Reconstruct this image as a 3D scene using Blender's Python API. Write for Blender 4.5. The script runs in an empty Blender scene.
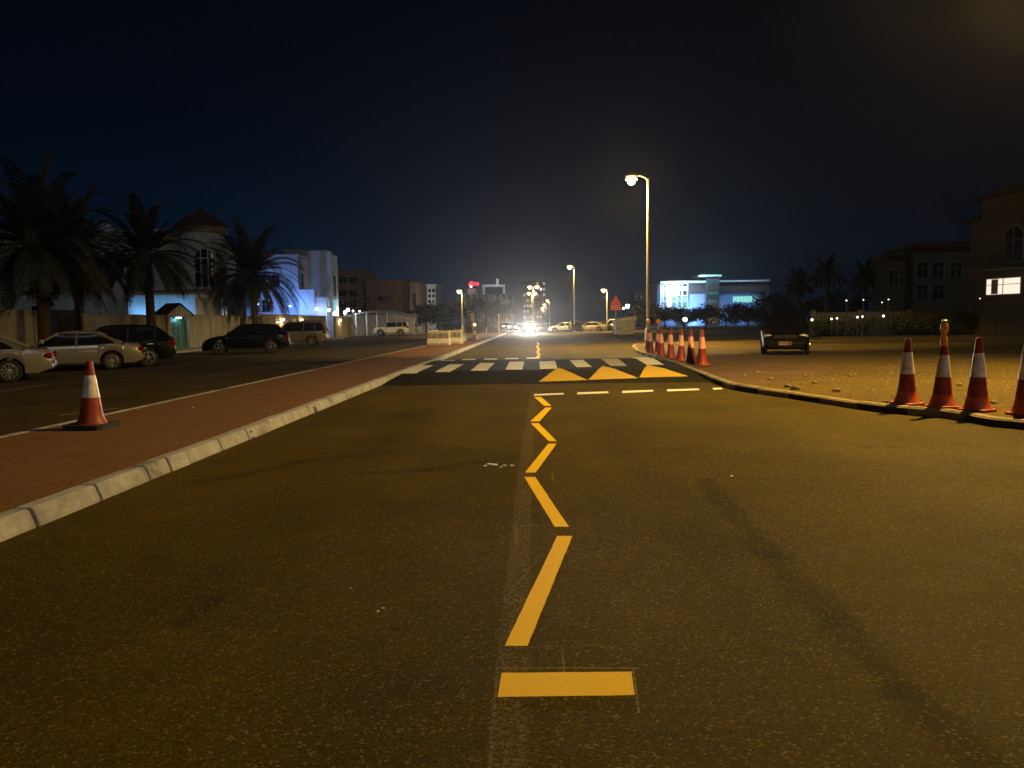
import bpy, bmesh, math, random
from mathutils import Vector, Matrix

SC = bpy.context.scene
COL = SC.collection
R = math.radians
PI = math.pi

# ------------------------------------------------------------------ camera
EYE = 1.55
FPX = 770.0
ROLL = R(0.8)
_d = Vector(((535 - 512) / FPX, (384 - 322) / FPX, -1.0)).normalized()
_r = Vector((math.cos(ROLL), math.sin(ROLL), 0.0))
_r = (_r - _d * _r.dot(_d)).normalized()
_u = _r.cross(_d).normalized()
cam_data = bpy.data.cameras.new('camera')
cam = bpy.data.objects.new('camera', cam_data)
COL.objects.link(cam)
cam_data.sensor_width = 36
cam_data.lens = FPX / 1024 * 36
cam_data.clip_start = 0.05
cam_data.clip_end = 4000
M = Matrix((( _r.x, _r.y, _r.z, 0), (_d.x, _d.y, _d.z, 0), (_u.x, _u.y, _u.z, EYE), (0, 0, 0, 1)))
cam.matrix_world = M
SC.camera = cam


def ray(px, py):
    c = Vector(((px - 512) / FPX, (384 - py) / FPX, -1.0))
    return Vector((_r.dot(c), _d.dot(c), _u.dot(c)))


def G(px, py, z=0.0):
    """survey point on the level z seen along a sight line"""
    w = ray(px, py)
    t = (z - EYE) / w.z
    return (w.x * t, w.y * t)


def atY(px, py, Y):
    w = ray(px, py)
    t = Y / w.y
    return Vector((w.x * t, Y, EYE + w.z * t))


# ------------------------------------------------------------------ mesh helpers
class MB:
    def __init__(self):
        self.v = []
        self.f = []

    def add(self, vs, fs):
        o = len(self.v)
        self.v += [tuple(p) for p in vs]
        self.f += [tuple(i + o for i in f) for f in fs]
        return self

    def quad(self, a, b, c, d):
        return self.add([a, b, c, d], [(0, 1, 2, 3)])

    def box(self, x0, x1, y0, y1, z0, z1):
        vs = [(x0, y0, z0), (x1, y0, z0), (x1, y1, z0), (x0, y1, z0), (x0, y0, z1), (x1, y0, z1), (x1, y1, z1), (x0, y1, z1)]
        return self.add(vs, [(3, 2, 1, 0), (4, 5, 6, 7), (0, 1, 5, 4), (1, 2, 6, 5), (2, 3, 7, 6), (3, 0, 4, 7)])

    def frustum(self, b, t, z0, z1):
        """b,t = (x0,x1,y0,y1)"""
        vs = [(b[0], b[2], z0), (b[1], b[2], z0), (b[1], b[3], z0), (b[0], b[3], z0),
              (t[0], t[2], z1), (t[1], t[2], z1), (t[1], t[3], z1), (t[0], t[3], z1)]
        return self.add(vs, [(3, 2, 1, 0), (4, 5, 6, 7), (0, 1, 5, 4), (1, 2, 6, 5), (2, 3, 7, 6), (3, 0, 4, 7)])

    def prism(self, poly, z0, z1):
        n = len(poly)
        vs = [(p[0], p[1], z0) for p in poly] + [(p[0], p[1], z1) for p in poly]
        fs = [tuple(reversed(range(n))), tuple(range(n, 2 * n))]
        fs += [(i, (i + 1) % n, (i + 1) % n + n, i + n) for i in range(n)]
        return self.add(vs, fs)

    def sheet(self, poly, z):
        n = len(poly)
        return self.add([(p[0], p[1], z) for p in poly], [tuple(range(n))])

    def tube(self, pts, rad, n=8, cap=True):
        pts = [Vector(p) for p in pts]
        if not isinstance(rad, (list, tuple)):
            rad = [rad] * len(pts)
        vs, fs = [], []
        prev = None
        for i, p in enumerate(pts):
            t = (pts[min(i + 1, len(pts) - 1)] - pts[max(i - 1, 0)]).normalized()
            a = prev if prev is not None else (Vector((1, 0, 0)) if abs(t.x) < .9 else Vector((0, 1, 0)))
            a = (a - t * a.dot(t)).normalized()
            prev = a
            b = t.cross(a)
            for k in range(n):
                q = 2 * PI * k / n
                vs.append(p + (a * math.cos(q) + b * math.sin(q)) * rad[i])
        for i in range(len(pts) - 1):
            for k in range(n):
                k2 = (k + 1) % n
                fs.append((i * n + k, i * n + k2, (i + 1) * n + k2, (i + 1) * n + k))
        if cap:
            fs.append(tuple(reversed(range(n))))
            fs.append(tuple(range((len(pts) - 1) * n, len(pts) * n)))
        return self.add(vs, fs)

    def lathe(self, prof, n=24, axis='z', c=(0, 0, 0), sx=1.0, sy=1.0):
        vs, fs = [], []
        for (r, h) in prof:
            for k in range(n):
                q = 2 * PI * k / n
                x, y = r * math.cos(q) * sx, r * math.sin(q) * sy
                if axis == 'z':
                    p = (c[0] + x, c[1] + y, c[2] + h)
                elif axis == 'y':
                    p = (c[0] + x, c[1] + h, c[2] + y)
                else:
                    p = (c[0] + h, c[1] + x, c[2] + y)
                vs.append(p)
        for i in range(len(prof) - 1):
            for k in range(n):
                k2 = (k + 1) % n
                fs.append((i * n + k, i * n + k2, (i + 1) * n + k2, (i + 1) * n + k))
        fs.append(tuple(reversed(range(n))))
        fs.append(tuple(range((len(prof) - 1) * n, len(prof) * n)))
        return self.add(vs, fs)

    def bar(self, a, b, w, h=None):
        """square bar from a to b"""
        h = h or w
        a, b = Vector(a), Vector(b)
        t = (b - a).normalized()
        s = Vector((0, 0, 1)) if abs(t.z) < .95 else Vector((0, 1, 0))
        u = t.cross(s).normalized()
        s = u.cross(t)
        vs = []
        for p in (a, b):
            for (i, j) in ((-1, -1), (1, -1), (1, 1), (-1, 1)):
                vs.append(p + u * i * w / 2 + s * j * h / 2)
        return self.add(vs, [(3, 2, 1, 0), (4, 5, 6, 7), (0, 1, 5, 4), (1, 2, 6, 5), (2, 3, 7, 6), (3, 0, 4, 7)])

    def build(self, name, mat, parent=None, smooth=None, bevel=0, seg=2, fix=True):
        me = bpy.data.meshes.new(name)
        me.from_pydata(self.v, [], self.f)
        if fix:
            bm = bmesh.new()
            bm.from_mesh(me)
            bmesh.ops.recalc_face_normals(bm, faces=bm.faces)
            bm.to_mesh(me)
            bm.free()
        me.materials.append(mat)
        o = bpy.data.objects.new(name, me)
        COL.objects.link(o)
        if parent is not None:
            o.parent = parent
        if smooth is not None:
            for p in me.polygons:
                p.use_smooth = True
            try:
                me.set_sharp_from_angle(angle=R(smooth))
            except Exception:
                pass
        if bevel:
            m = o.modifiers.new('bevel', 'BEVEL')
            m.width = bevel
            m.segments = seg
            m.limit_method = 'ANGLE'
            m.angle_limit = R(35)
        return o


def tag(o, label, cat, group=None, kind=None):
    o['label'] = label
    o['category'] = cat
    if group:
        o['group'] = group
    if kind:
        o['kind'] = kind
    return o


def struct(o, label, cat):
    return tag(o, label, cat, kind='structure')


def thing(name, label, cat, loc=(0, 0, 0), rotz=0.0, group=None):
    o = bpy.data.objects.new(name, None)
    o.empty_display_size = .2
    COL.objects.link(o)
    o.location = loc
    o.rotation_euler = (0, 0, rotz)
    tag(o, label, cat, group)
    return o


def clone(root, label, loc, rotz=0.0, scale=1.0):
    r = root.copy()
    COL.objects.link(r)
    r.location = loc
    r.rotation_euler = (0, 0, rotz)
    r.scale = (scale, scale, scale)
    r['label'] = label
    for ch in list(root.children):
        c = ch.copy()
        COL.objects.link(c)
        c.parent = r
        for g in list(ch.children):
            d = g.copy()
            COL.objects.link(d)
            d.parent = c
    return r


# ------------------------------------------------------------------ materials
def mat(name, color, rough=.7, metal=0.0, spec=.4, var=0.0, vscale=3.0, bump=0.0, bscale=40.0, coat=0.0, emit=None, estr=0.0, trans=0.0):
    m = bpy.data.materials.new(name)
    m.use_nodes = True
    nt = m.node_tree
    b = nt.nodes['Principled BSDF']
    b.inputs['Base Color'].default_value = (*color, 1)
    b.inputs['Roughness'].default_value = rough
    b.inputs['Metallic'].default_value = metal
    b.inputs['Specular IOR Level'].default_value = spec
    b.inputs['Coat Weight'].default_value = coat
    b.inputs['Coat Roughness'].default_value = .08
    if trans:
        b.inputs['Transmission Weight'].default_value = trans
    if emit:
        b.inputs['Emission Color'].default_value = (*emit, 1)
        b.inputs['Emission Strength'].default_value = estr
    if var or bump:
        tc = nt.nodes.new('ShaderNodeTexCoord')
    if var:
        n = nt.nodes.new('ShaderNodeTexNoise')
        n.inputs['Scale'].default_value = vscale
        n.inputs['Detail'].default_value = 6
        oi = nt.nodes.new('ShaderNodeObjectInfo')
        mo_ = nt.nodes.new('ShaderNodeMath')
        mo_.operation = 'MULTIPLY'
        mo_.inputs[1].default_value = 40
        nt.links.new(oi.outputs['Random'], mo_.inputs[0])
        av = nt.nodes.new('ShaderNodeVectorMath')
        nt.links.new(tc.outputs['Object'], av.inputs[0])
        nt.links.new(mo_.outputs[0], av.inputs[1])
        nt.links.new(av.outputs[0], n.inputs['Vector'])
        rp = nt.nodes.new('ShaderNodeMapRange')
        rp.inputs[1].default_value = .3
        rp.inputs[2].default_value = .7
        rp.inputs[3].default_value = 1 - var
        rp.inputs[4].default_value = 1 + var * .6
        nt.links.new(n.outputs['Fac'], rp.inputs[0])
        mx = nt.nodes.new('ShaderNodeVectorMath')
        mx.operation = 'SCALE'
        mx.inputs[0].default_value = color
        nt.links.new(rp.outputs[0], mx.inputs['Scale'])
        nt.links.new(mx.outputs[0], b.inputs['Base Color'])
    if bump:
        n2 = nt.nodes.new('ShaderNodeTexNoise')
        n2.inputs['Scale'].default_value = bscale
        n2.inputs['Detail'].default_value = 4
        nt.links.new(tc.outputs['Object'], n2.inputs['Vector'])
        bp = nt.nodes.new('ShaderNodeBump')
        bp.inputs['Strength'].default_value = bump
        bp.inputs['Distance'].default_value = .02
        nt.links.new(n2.outputs['Fac'], bp.inputs['Height'])
        nt.links.new(bp.outputs[0], b.inputs['Normal'])
    return m


class NT:
    """tiny node-graph helper"""

    def __init__(self, m):
        self.nt = m.node_tree

    def n(self, typ, **kw):
        x = self.nt.nodes.new(typ)
        for k, v in kw.items():
            setattr(x, k, v)
        return x

    def link(self, a, b):
        self.nt.links.new(a, b)

    def val(self, sock, v):
        if hasattr(v, 'is_output') or isinstance(v, bpy.types.NodeSocket):
            self.link(v, sock)
        else:
            sock.default_value = v

    def math(self, op, a, b=None, c=None, clamp=False):
        x = self.n('ShaderNodeMath', operation=op)
        x.use_clamp = clamp
        self.val(x.inputs[0], a)
        if b is not None:
            self.val(x.inputs[1], b)
        if c is not None:
            self.val(x.inputs[2], c)
        return x.outputs[0]

    def noise(self, vec, scale, detail=4, rough=.5, dist=0.0):
        x = self.n('ShaderNodeTexNoise')
        self.link(vec, x.inputs['Vector'])
        x.inputs['Scale'].default_value = scale
        x.inputs['Detail'].default_value = detail
        x.inputs['Roughness'].default_value = rough
        x.inputs['Distortion'].default_value = dist
        return x.outputs['Fac']

    def voro(self, vec, scale, feature='F1', out='Distance', rnd=1.0):
        x = self.n('ShaderNodeTexVoronoi', feature=feature)
        self.link(vec, x.inputs['Vector'])
        x.inputs['Scale'].default_value = scale
        x.inputs['Randomness'].default_value = rnd
        return x.outputs[out]

    def mapr(self, v, a, b, c, d, smooth=False):
        x = self.n('ShaderNodeMapRange')
        if smooth:
            x.interpolation_type = 'SMOOTHSTEP'
        self.val(x.inputs[0], v)
        x.inputs[1].default_value = a
        x.inputs[2].default_value = b
        x.inputs[3].default_value = c
        x.inputs[4].default_value = d
        return x.outputs[0]

    def mix(self, f, a, b):
        x = self.n('ShaderNodeMix', data_type='RGBA')
        self.val(x.inputs[0], f)
        for s, v in ((x.inputs[6], a), (x.inputs[7], b)):
            if isinstance(v, bpy.types.NodeSocket):
                self.link(v, s)
            else:
                s.default_value = (*v, 1)
        return x.outputs[2]

    def bump(self, h, strength, dist, normal=None):
        x = self.n('ShaderNodeBump')
        x.inputs['Strength'].default_value = strength
        x.inputs['Distance'].default_value = dist
        self.link(h, x.inputs['Height'])
        if normal is not None:
            self.link(normal, x.inputs['Normal'])
        return x.outputs[0]


def new_mat(name):
    m = bpy.data.materials.new(name)
    m.use_nodes = True
    g = NT(m)
    b = m.node_tree.nodes['Principled BSDF']
    tc = g.n('ShaderNodeTexCoord')
    return m, g, b, tc.outputs['Object']


def segdist(g, xs, ys, a, b):
    """distance from (x,y) to the segment a-b as node socket"""
    ax, ay = a
    bx, by = b
    dx, dy = bx - ax, by - ay
    L2 = dx * dx + dy * dy
    px = g.math('SUBTRACT', xs, ax)
    py = g.math('SUBTRACT', ys, ay)
    t = g.math('DIVIDE', g.math('ADD', g.math('MULTIPLY', px, dx), g.math('MULTIPLY', py, dy)), L2, clamp=True)
    ex = g.math('SUBTRACT', px, g.math('MULTIPLY', t, dx))
    ey = g.math('SUBTRACT', py, g.math('MULTIPLY', t, dy))
    return g.math('SQRT', g.math('ADD', g.math('MULTIPLY', ex, ex), g.math('MULTIPLY', ey, ey)))


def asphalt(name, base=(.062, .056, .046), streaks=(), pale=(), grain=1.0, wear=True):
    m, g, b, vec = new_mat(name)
    sep = g.n('ShaderNodeSeparateXYZ')
    g.link(vec, sep.inputs[0])
    xs, ys = sep.outputs[0], sep.outputs[1]
    big = g.noise(vec, .35, 5, .6)
    mid = g.noise(vec, 2.3, 6, .65)
    fine = g.noise(vec, 60, 3, .7)
    st = g.voro(vec, 95, 'F1', 'Color')
    ssep = g.n('ShaderNodeSeparateXYZ')
    g.link(st, ssep.inputs[0])
    stone = ssep.outputs[0]
    dist = g.voro(vec, 95, 'F1', 'Distance')
    k = g.mapr(big, .3, .7, .66, 1.28)
    spots = g.noise(vec, 1.7, 3, .55, .4)
    k = g.math('MULTIPLY', k, g.mapr(spots, .66, .76, 1.0, .68, True))
    lanes = g.math('SINE', g.math('MULTIPLY', xs, 3.6))
    k = g.math('MULTIPLY', k, g.mapr(lanes, -1, 1, .93, 1.06))
    k = g.math('MULTIPLY', k, g.mapr(mid, .25, .75, .78, 1.22))
    k = g.math('MULTIPLY', k, g.mapr(fine, .2, .8, .7, 1.3))
    k = g.math('MULTIPLY', k, g.mapr(stone, 0, 1, .62, 1.38))
    glint = g.mapr(stone, .93, .96, 0.0, 1.0)
    # tyre tracks and stains with a shape of their own
    wob = g.math('MULTIPLY', g.math('SUBTRACT', mid, .5), .35)
    for (a, c, w, s) in streaks:
        dd = g.math('ADD', segdist(g, xs, ys, a, c), wob)
        k = g.math('MULTIPLY', k, g.mapr(dd, w * .25, w, 1 - s, 1.0, True))
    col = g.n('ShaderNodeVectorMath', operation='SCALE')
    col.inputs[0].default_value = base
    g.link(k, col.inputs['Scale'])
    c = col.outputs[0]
    c = g.mix(g.math('MULTIPLY', glint, .36), c, (.26, .20, .10))
    chip = g.noise(vec, 38, 4, .8)
    for (a, cc, w, s, thr) in pale:
        dd = segdist(g, xs, ys, a, cc)
        f = g.math('MULTIPLY', g.mapr(dd, w * .7, w, 1.0, 0.0, True), g.mapr(chip, thr, thr + .12, 0, s))
        c = g.mix(f, c, (.22, .18, .10))
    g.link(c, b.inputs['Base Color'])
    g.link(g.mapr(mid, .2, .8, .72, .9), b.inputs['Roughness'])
    b.inputs['Specular IOR Level'].default_value = .09
    h = g.math('ADD', g.math('MULTIPLY', dist, -.8), g.math('MULTIPLY', fine, .6))
    g.link(g.bump(h, .32 * grain, .006), b.inputs['Normal'])
    return m


def paint(name, color, worn=.35):
    m, g, b, vec = new_mat(name)
    n1 = g.noise(vec, 55, 5, .75)
    n2 = g.noise(vec, 2.0, 5, .6)
    f = g.math('MULTIPLY', g.mapr(n1, .52, .70, 0, 1), worn)
    f = g.math('ADD', f, g.mapr(n2, .35, .75, 0, worn * .35))
    c = g.mix(f, color, (.09, .08, .065))
    g.link(c, b.inputs['Base Color'])
    b.inputs['Roughness'].default_value = .62
    b.inputs['Specular IOR Level'].default_value = .25
    g.link(g.bump(n1, .3, .004), b.inputs['Normal'])
    return m


def paver(name, c1, c2, sx=.2, sy=.1, mortar=(.05, .035, .025)):
    m, g, b, vec = new_mat(name)
    br = g.n('ShaderNodeTexBrick')
    g.link(vec, br.inputs['Vector'])
    br.inputs['Color1'].default_value = (*c1, 1)
    br.inputs['Color2'].default_value = (*c2, 1)
    br.inputs['Mortar'].default_value = (*mortar, 1)
    br.inputs['Scale'].default_value = 1.0
    br.inputs['Mortar Size'].default_value = .006
    br.inputs['Brick Width'].default_value = sx
    br.inputs['Row Height'].default_value = sy
    n = g.noise(vec, .9, 6, .65)
    n2 = g.noise(vec, 18, 4, .6)
    dust = g.mapr(n, .35, .75, 0, .45)
    c = g.mix(dust, br.outputs['Color'], (.19, .11, .055))
    c2_ = g.n('ShaderNodeVectorMath', operation='SCALE')
    g.link(c, c2_.inputs[0])
    g.link(g.mapr(n2, .2, .8, .75, 1.2), c2_.inputs['Scale'])
    g.link(c2_.outputs[0], b.inputs['Base Color'])
    b.inputs['Roughness'].default_value = .85
    b.inputs['Specular IOR Level'].default_value = .2
    h = g.math('ADD', g.math('MULTIPLY', br.outputs['Fac'], -.8), g.math('MULTIPLY', n2, .5))
    g.link(g.bump(h, .5, .006), b.inputs['Normal'])
    return m


def sand(name, c1, c2, pebbles=True):
    m, g, b, vec = new_mat(name)
    n = g.noise(vec, .16, 6, .65)
    n2 = g.noise(vec, 1.6, 6, .7)
    n3 = g.noise(vec, 14, 5, .7)
    c = g.mix(g.mapr(n, .38, .62, 0, 1), c1, c2)
    c = g.mix(g.mapr(n2, .45, .75, 0, .7), c, tuple(x * .55 for x in c1))
    sc = g.n('ShaderNodeVectorMath', operation='SCALE')
    g.link(c, sc.inputs[0])
    g.link(g.mapr(n3, .2, .8, .55, 1.45), sc.inputs['Scale'])
    g.link(sc.outputs[0], b.inputs['Base Color'])
    b.inputs['Roughness'].default_value = .95
    b.inputs['Specular IOR Level'].default_value = .1
    h = g.math('ADD', g.math('MULTIPLY', n2, 3.0), n3)
    g.link(g.bump(h, .8, .06), b.inputs['Normal'])
    return m


def plaster(name, c, streak=.25):
    m, g, b, vec = new_mat(name)
    mp = g.n('ShaderNodeMapping')
    mp.inputs['Scale'].default_value = (1.2, 1.2, .18)
    g.link(vec, mp.inputs[0])
    n = g.noise(mp.outputs[0], 2.0, 6, .7)
    n2 = g.noise(vec, 6, 5, .7)
    k = g.math('MULTIPLY', g.mapr(n, .3, .7, 1 - streak, 1 + streak * .3), g.mapr(n2, .2, .8, .9, 1.08))
    sc = g.n('ShaderNodeVectorMath', operation='SCALE')
    sc.inputs[0].default_value = c
    g.link(k, sc.inputs['Scale'])
    g.link(sc.outputs[0], b.inputs['Base Color'])
    b.inputs['Roughness'].default_value = .9
    b.inputs['Specular IOR Level'].default_value = .15
    g.link(g.bump(n2, .15, .02), b.inputs['Normal'])
    return m


def concrete(name, c):
    m, g, b, vec = new_mat(name)
    n = g.noise(vec, 3.0, 6, .7)
    n2 = g.noise(vec, 30, 4, .7)
    n3 = g.noise(vec, 1.1, 4, .6, .6)
    k = g.math('MULTIPLY', g.mapr(n, .3, .7, .68, 1.18), g.mapr(n2, .2, .8, .8, 1.2))
    k = g.math('MULTIPLY', k, g.mapr(n3, .54, .70, 1.0, .45))
    sc = g.n('ShaderNodeVectorMath', operation='SCALE')
    sc.inputs[0].default_value = c
    g.link(k, sc.inputs['Scale'])
    g.link(sc.outputs[0], b.inputs['Base Color'])
    b.inputs['Roughness'].default_value = .88
    b.inputs['Specular IOR Level'].default_value = .2
    g.link(g.bump(n2, .4, .01), b.inputs['Normal'])
    return m


def emis(name, color, s):
    m = bpy.data.materials.new(name)
    m.use_nodes = True
    nt = m.node_tree
    nt.nodes.clear()
    e = nt.nodes.new('ShaderNodeEmission')
    e.inputs[0].default_value = (*color, 1)
    e.inputs[1].default_value = s
    o = nt.nodes.new('ShaderNodeOutputMaterial')
    nt.links.new(e.outputs[0], o.inputs[0])
    return m


SODIUM = (1.0, .645, .165)
WARM = (1.0, .68, .36)

_tr = lambda *pts: [G(*p) for p in pts]
streaks = []
for pts, w, s in [
    (((705, 480), (770, 555), (835, 620), (905, 690), (985, 768)), .15, .42),
    (((360, 474), (430, 470), (520, 456)), .16, .27),
    (((230, 478), (300, 462), (380, 452)), .17, .25),
    (((395, 440), (420, 410)), .5, .16),
    (((600, 430), (640, 470), (720, 560)), .35, .12),
    (((180, 628), (215, 600)), .10, .35),
    (((368, 631), (392, 628)), .03, .55),
    (((865, 447), (893, 447)), .06, .5),
]:
    q = _tr(*pts)
    for a, b_ in zip(q[:-1], q[1:]):
        streaks.append((a, b_, w, s))
pale = []
old = _tr((507, 762), (516, 600), (528, 440), (534, 392))
for a, b_ in zip(old[:-1], old[1:]):
    pale.append((a, b_, .085, .45, .47))
for pts, w, s, t in [
    (((497, 668), (638, 668)), .006, .8, .38), (((497, 668), (490, 768)), .007, .6, .45), (((633, 668), (639, 712)), .006, .7, .40),
    (((562, 645), (566, 700)), .004, .7, .42), (((505, 648), (600, 645)), .006, .5, .46), (((517, 526), (552, 525)), .009, .6, .42),
    (((517, 526), (516, 545)), .009, .6, .44), (((552, 473), (553, 480)), .012, .6, .42), (((560, 610), (572, 622)), .05, .5, .52),
    (((540, 555), (505, 600)), .01, .4, .48)]:
    q = _tr(*pts)
    pale.append((q[0], q[1], w, s, t))

MT = {}
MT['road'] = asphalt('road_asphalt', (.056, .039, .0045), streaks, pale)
MT['lot'] = asphalt('lot_asphalt', (.056, .041, .018))
MT['table'] = asphalt('crossing_asphalt', (.009, .0075, .005))
MT['yellow'] = paint('yellow_paint', (.88, .56, .004), .16)
MT['yellow_worn'] = paint('yellow_paint_dusty', (.62, .39, .003), .20)
MT['white'] = paint('white_paint', (.74, .74, .76), .22)
MT['white_worn'] = paint('white_paint_worn', (.42, .38, .30), .75)
MT['white_faint'] = paint('white_paint_faint', (.20, .19, .16), .9)
MT['paver'] = paver('sidewalk_pavers', (.185, .086, .036), (.155, .072, .032))
MT['paver2'] = paver('brown_pavers', (.075, .044, .022), (.065, .038, .02))
MT['sand'] = sand('sand', (.130, .088, .020), (.085, .060, .020))
MT['ground'] = sand('dusty_ground', (.10, .085, .06), (.07, .06, .045))
MT['kerb'] = concrete('kerb_concrete', (.35, .35, .40))
MT['kerb_dark'] = concrete('kerb_black', (.045, .04, .035))
MT['kerb_pale'] = concrete('kerb_pale', (.26, .21, .13))
MT['galv'] = mat('galvanised_steel', (.52, .50, .46), .45, .6, var=.15)
MT['grey_paint'] = mat('grey_paint', (.30, .30, .29), .5, .2, var=.1)
MT['black'] = mat('black_plastic', (.015, .015, .016), .55, var=.2)
MT['rubber'] = mat('rubber', (.02, .02, .02), .8, var=.3, bump=.2)
MT['tyre'] = mat('tyre_rubber', (.018, .018, .018), .75)
MT['rim'] = mat('alloy_rim', (.62, .60, .57), .28, .85)
MT['chrome'] = mat('chrome', (.75, .74, .72), .12, 1.0)
MT['glass'] = mat('dark_glass', (.008, .009, .011), .06, 0, .6)
MT['tail'] = mat('tail_lens', (.16, .006, .007), .15, 0, .6)
MT['lens'] = mat('clear_lens', (.55, .55, .55), .08, .3, .7)
MT['plate'] = mat('plate_white', (.30, .25, .23), .5)
MT['plate_red'] = mat('plate_red', (.20, .03, .025), .5)
MT['paint_gold'] = mat('paint_champagne', (.25, .22, .18), .32, .35, coat=.7)
MT['paint_silver'] = mat('paint_silver', (.24, .23, .21), .32, .35, coat=.7)
MT['paint_black'] = mat('paint_black', (.005, .005, .006), .24, 0, .3, coat=.35)
MT['paint_brown'] = mat('paint_bronze', (.16, .14, .115), .3, .3, coat=.8)
MT['paint_white'] = mat('paint_white', (.74, .74, .72), .3, 0, .5, coat=.7)
MT['paint_beige'] = mat('paint_beige', (.62, .55, .40), .3, .1, .5, coat=.7)
MT['paint_dark'] = mat('paint_dark', (.05, .05, .055), .3, .2, .5, coat=.8)
MT['cone_red'] = mat('cone_red', (.25, .030, .015), .5, var=.42, vscale=7)
MT['cone_maroon'] = mat('cone_maroon', (.16, .018, .012), .5, var=.25, vscale=7)
MT['cone_orange'] = mat('cone_orange', (.42, .075, .02), .5, var=.4, vscale=8)
MT['cone_white'] = mat('cone_white', (.66, .62, .62), .4, var=.38, vscale=9)
MT['cone_pink'] = mat('cone_pink', (.80, .36, .30), .4, var=.25, vscale=9)
MT['amber'] = mat('amber_plastic', (.75, .27, .03), .25, 0, .6, coat=.5)
MT['barrier'] = mat('barrier_plastic', (.62, .58, .56), .5, var=.25, vscale=4)
MT['bin'] = mat('bin_steel', (.42, .38, .31), .55, .2, var=.35, vscale=2.5)
MT['wall'] = plaster('wall_plaster', (.40, .39, .385), .35)
MT['wall_panel'] = plaster('wall_panel_plaster', (.36, .35, .345), .35)
MT['villa'] = plaster('villa_plaster', (.46, .44, .40), .25)
MT['villa_white'] = plaster('white_plaster', (.66, .66, .65), .2)
MT['villa_dark'] = plaster('beige_plaster', (.34, .29, .22), .25)
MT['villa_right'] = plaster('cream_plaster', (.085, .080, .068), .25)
MT['garden_wall'] = plaster('dark_wall_plaster', (.10, .09, .07), .3)  # own darker plaster for the garden wall
MT['brown'] = plaster('brown_plaster', (.26, .15, .085), .3)
MT['concrete'] = concrete('building_concrete', (.30, .29, .28))
MT['tiles'] = mat('roof_tiles', (.05, .024, .018), .8, var=.3, vscale=4, bump=.3, bscale=12)
MT['green_door'] = mat('green_door', (.03, .12, .08), .45, .1)
MT['gate_dark'] = mat('dark_gate', (.018, .017, .016), .6, .2)
MT['fence'] = mat('fence_sheet', (.25, .23, .20), .6, .2, var=.3)
MT['bark'] = mat('palm_bark', (.085, .06, .04), .95, var=.4, vscale=8, bump=.7, bscale=14)
MT['frond'] = mat('palm_frond', (.028, .033, .017), .75, var=.35, vscale=2)
MT['leaf'] = mat('leaf', (.040, .052, .022), .8, var=.4, vscale=1.5)
MT['leaf_dark'] = mat('leaf_dark', (.022, .028, .016), .85, var=.4, vscale=1.5)
MT['roof_metal'] = mat('roof_metal', (.62, .66, .68), .4, .2)
MT['clad_blue'] = mat('blue_cladding', (.32, .42, .60), .45, .1, var=.1)
MT['clad_dark'] = mat('dark_cladding', (.10, .085, .09), .5, .1, var=.15)
MT['clad_green'] = mat('green_glass', (.12, .26, .22), .2, .1)
MT['shade'] = mat('shade_fabric', (.36, .35, .33), .8)
MT['sign_red'] = mat('sign_red', (.78, .075, .045), .35)
MT['sign_white'] = mat('sign_white', (.75, .62, .58), .4)
MT['rock'] = mat('rock', (.16, .115, .055), .9, var=.4, vscale=9, bump=.5)
MT['paper'] = mat('paper', (.75, .75, .72), .7)
MT['win_dark'] = mat('window_dark', (.012, .014, .02), .12, 0, .6)
MT['win_frame'] = mat('window_frame', (.20, .20, .20), .5)
MT['lamp_hot'] = emis('lamp_hot', (1.0, .78, .38), 120)
MT['lamp_far'] = emis('lamp_far', (1.0, .70, .30), 60)
MT['halo_bowl'] = emis('lamp_halo_bowl', (1.0, .66, .20), 3.0)  # amber emission stands in for the halo around the bulb
MT['lamp_white'] = emis('lamp_white', (.95, .97, 1.0), 12)
MT['lamp_garden'] = emis('lamp_garden', (1.0, .97, .88), 3.5)
MT['lamp_blue'] = emis('lamp_blue', (.45, .75, 1.0), 9)
MT['lamp_warm'] = emis('lamp_warm', (1.0, .78, .5), 7)
MT['lamp_amber'] = emis('lamp_amber', (1.0, .62, .22), 5)
MT['head'] = emis('headlight_on', (.97, .98, 1.0), 260)
MT['head_far'] = emis('headlight_far', (.97, .98, 1.0), 120)
MT['neon'] = emis('red_neon', (1.0, .05, .08), 1.7)
MT['neon_white'] = emis('pale_neon', (1.0, .55, .5), 4.0)
MT['lit_cream'] = emis('lit_window_cream', (1.0, .80, .64), 1.15)
MT['lit_white'] = emis('lit_window_white', (.80, .92, 1.0), 2.2)
MT['lit_aqua'] = emis('lit_window_aqua', (.32, .95, .80), 1.2)
MT['lit_cyan'] = emis('lit_window_cyan', (.25, .75, .85), .9)
MT['lit_dim'] = emis('lit_window_dim', (1.0, .78, .5), .5)


def light(name, typ, loc, color, power, radius=.12, parent=None, rot=None, size=None, blend=1.0):
    d = bpy.data.lights.new(name, typ)
    d.color = color
    d.energy = power
    d.shadow_soft_size = radius
    if typ == 'SPOT':
        d.spot_size = R(size or 150)
        d.spot_blend = blend
    o = bpy.data.objects.new(name, d)
    COL.objects.link(o)
    o.location = loc
    if rot:
        o.rotation_euler = rot
    if parent is not None:
        o.parent = parent
    return o


# ------------------------------------------------------------------ ground, roads, pavements
g_ = MB()
g_.sheet([(-1500, -300), (1500, -300), (1500, 2500), (-1500, 2500)], -.03)
struct(g_.build('ground', MT['ground']), 'flat dusty ground reaching the dark horizon', 'ground')

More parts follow.
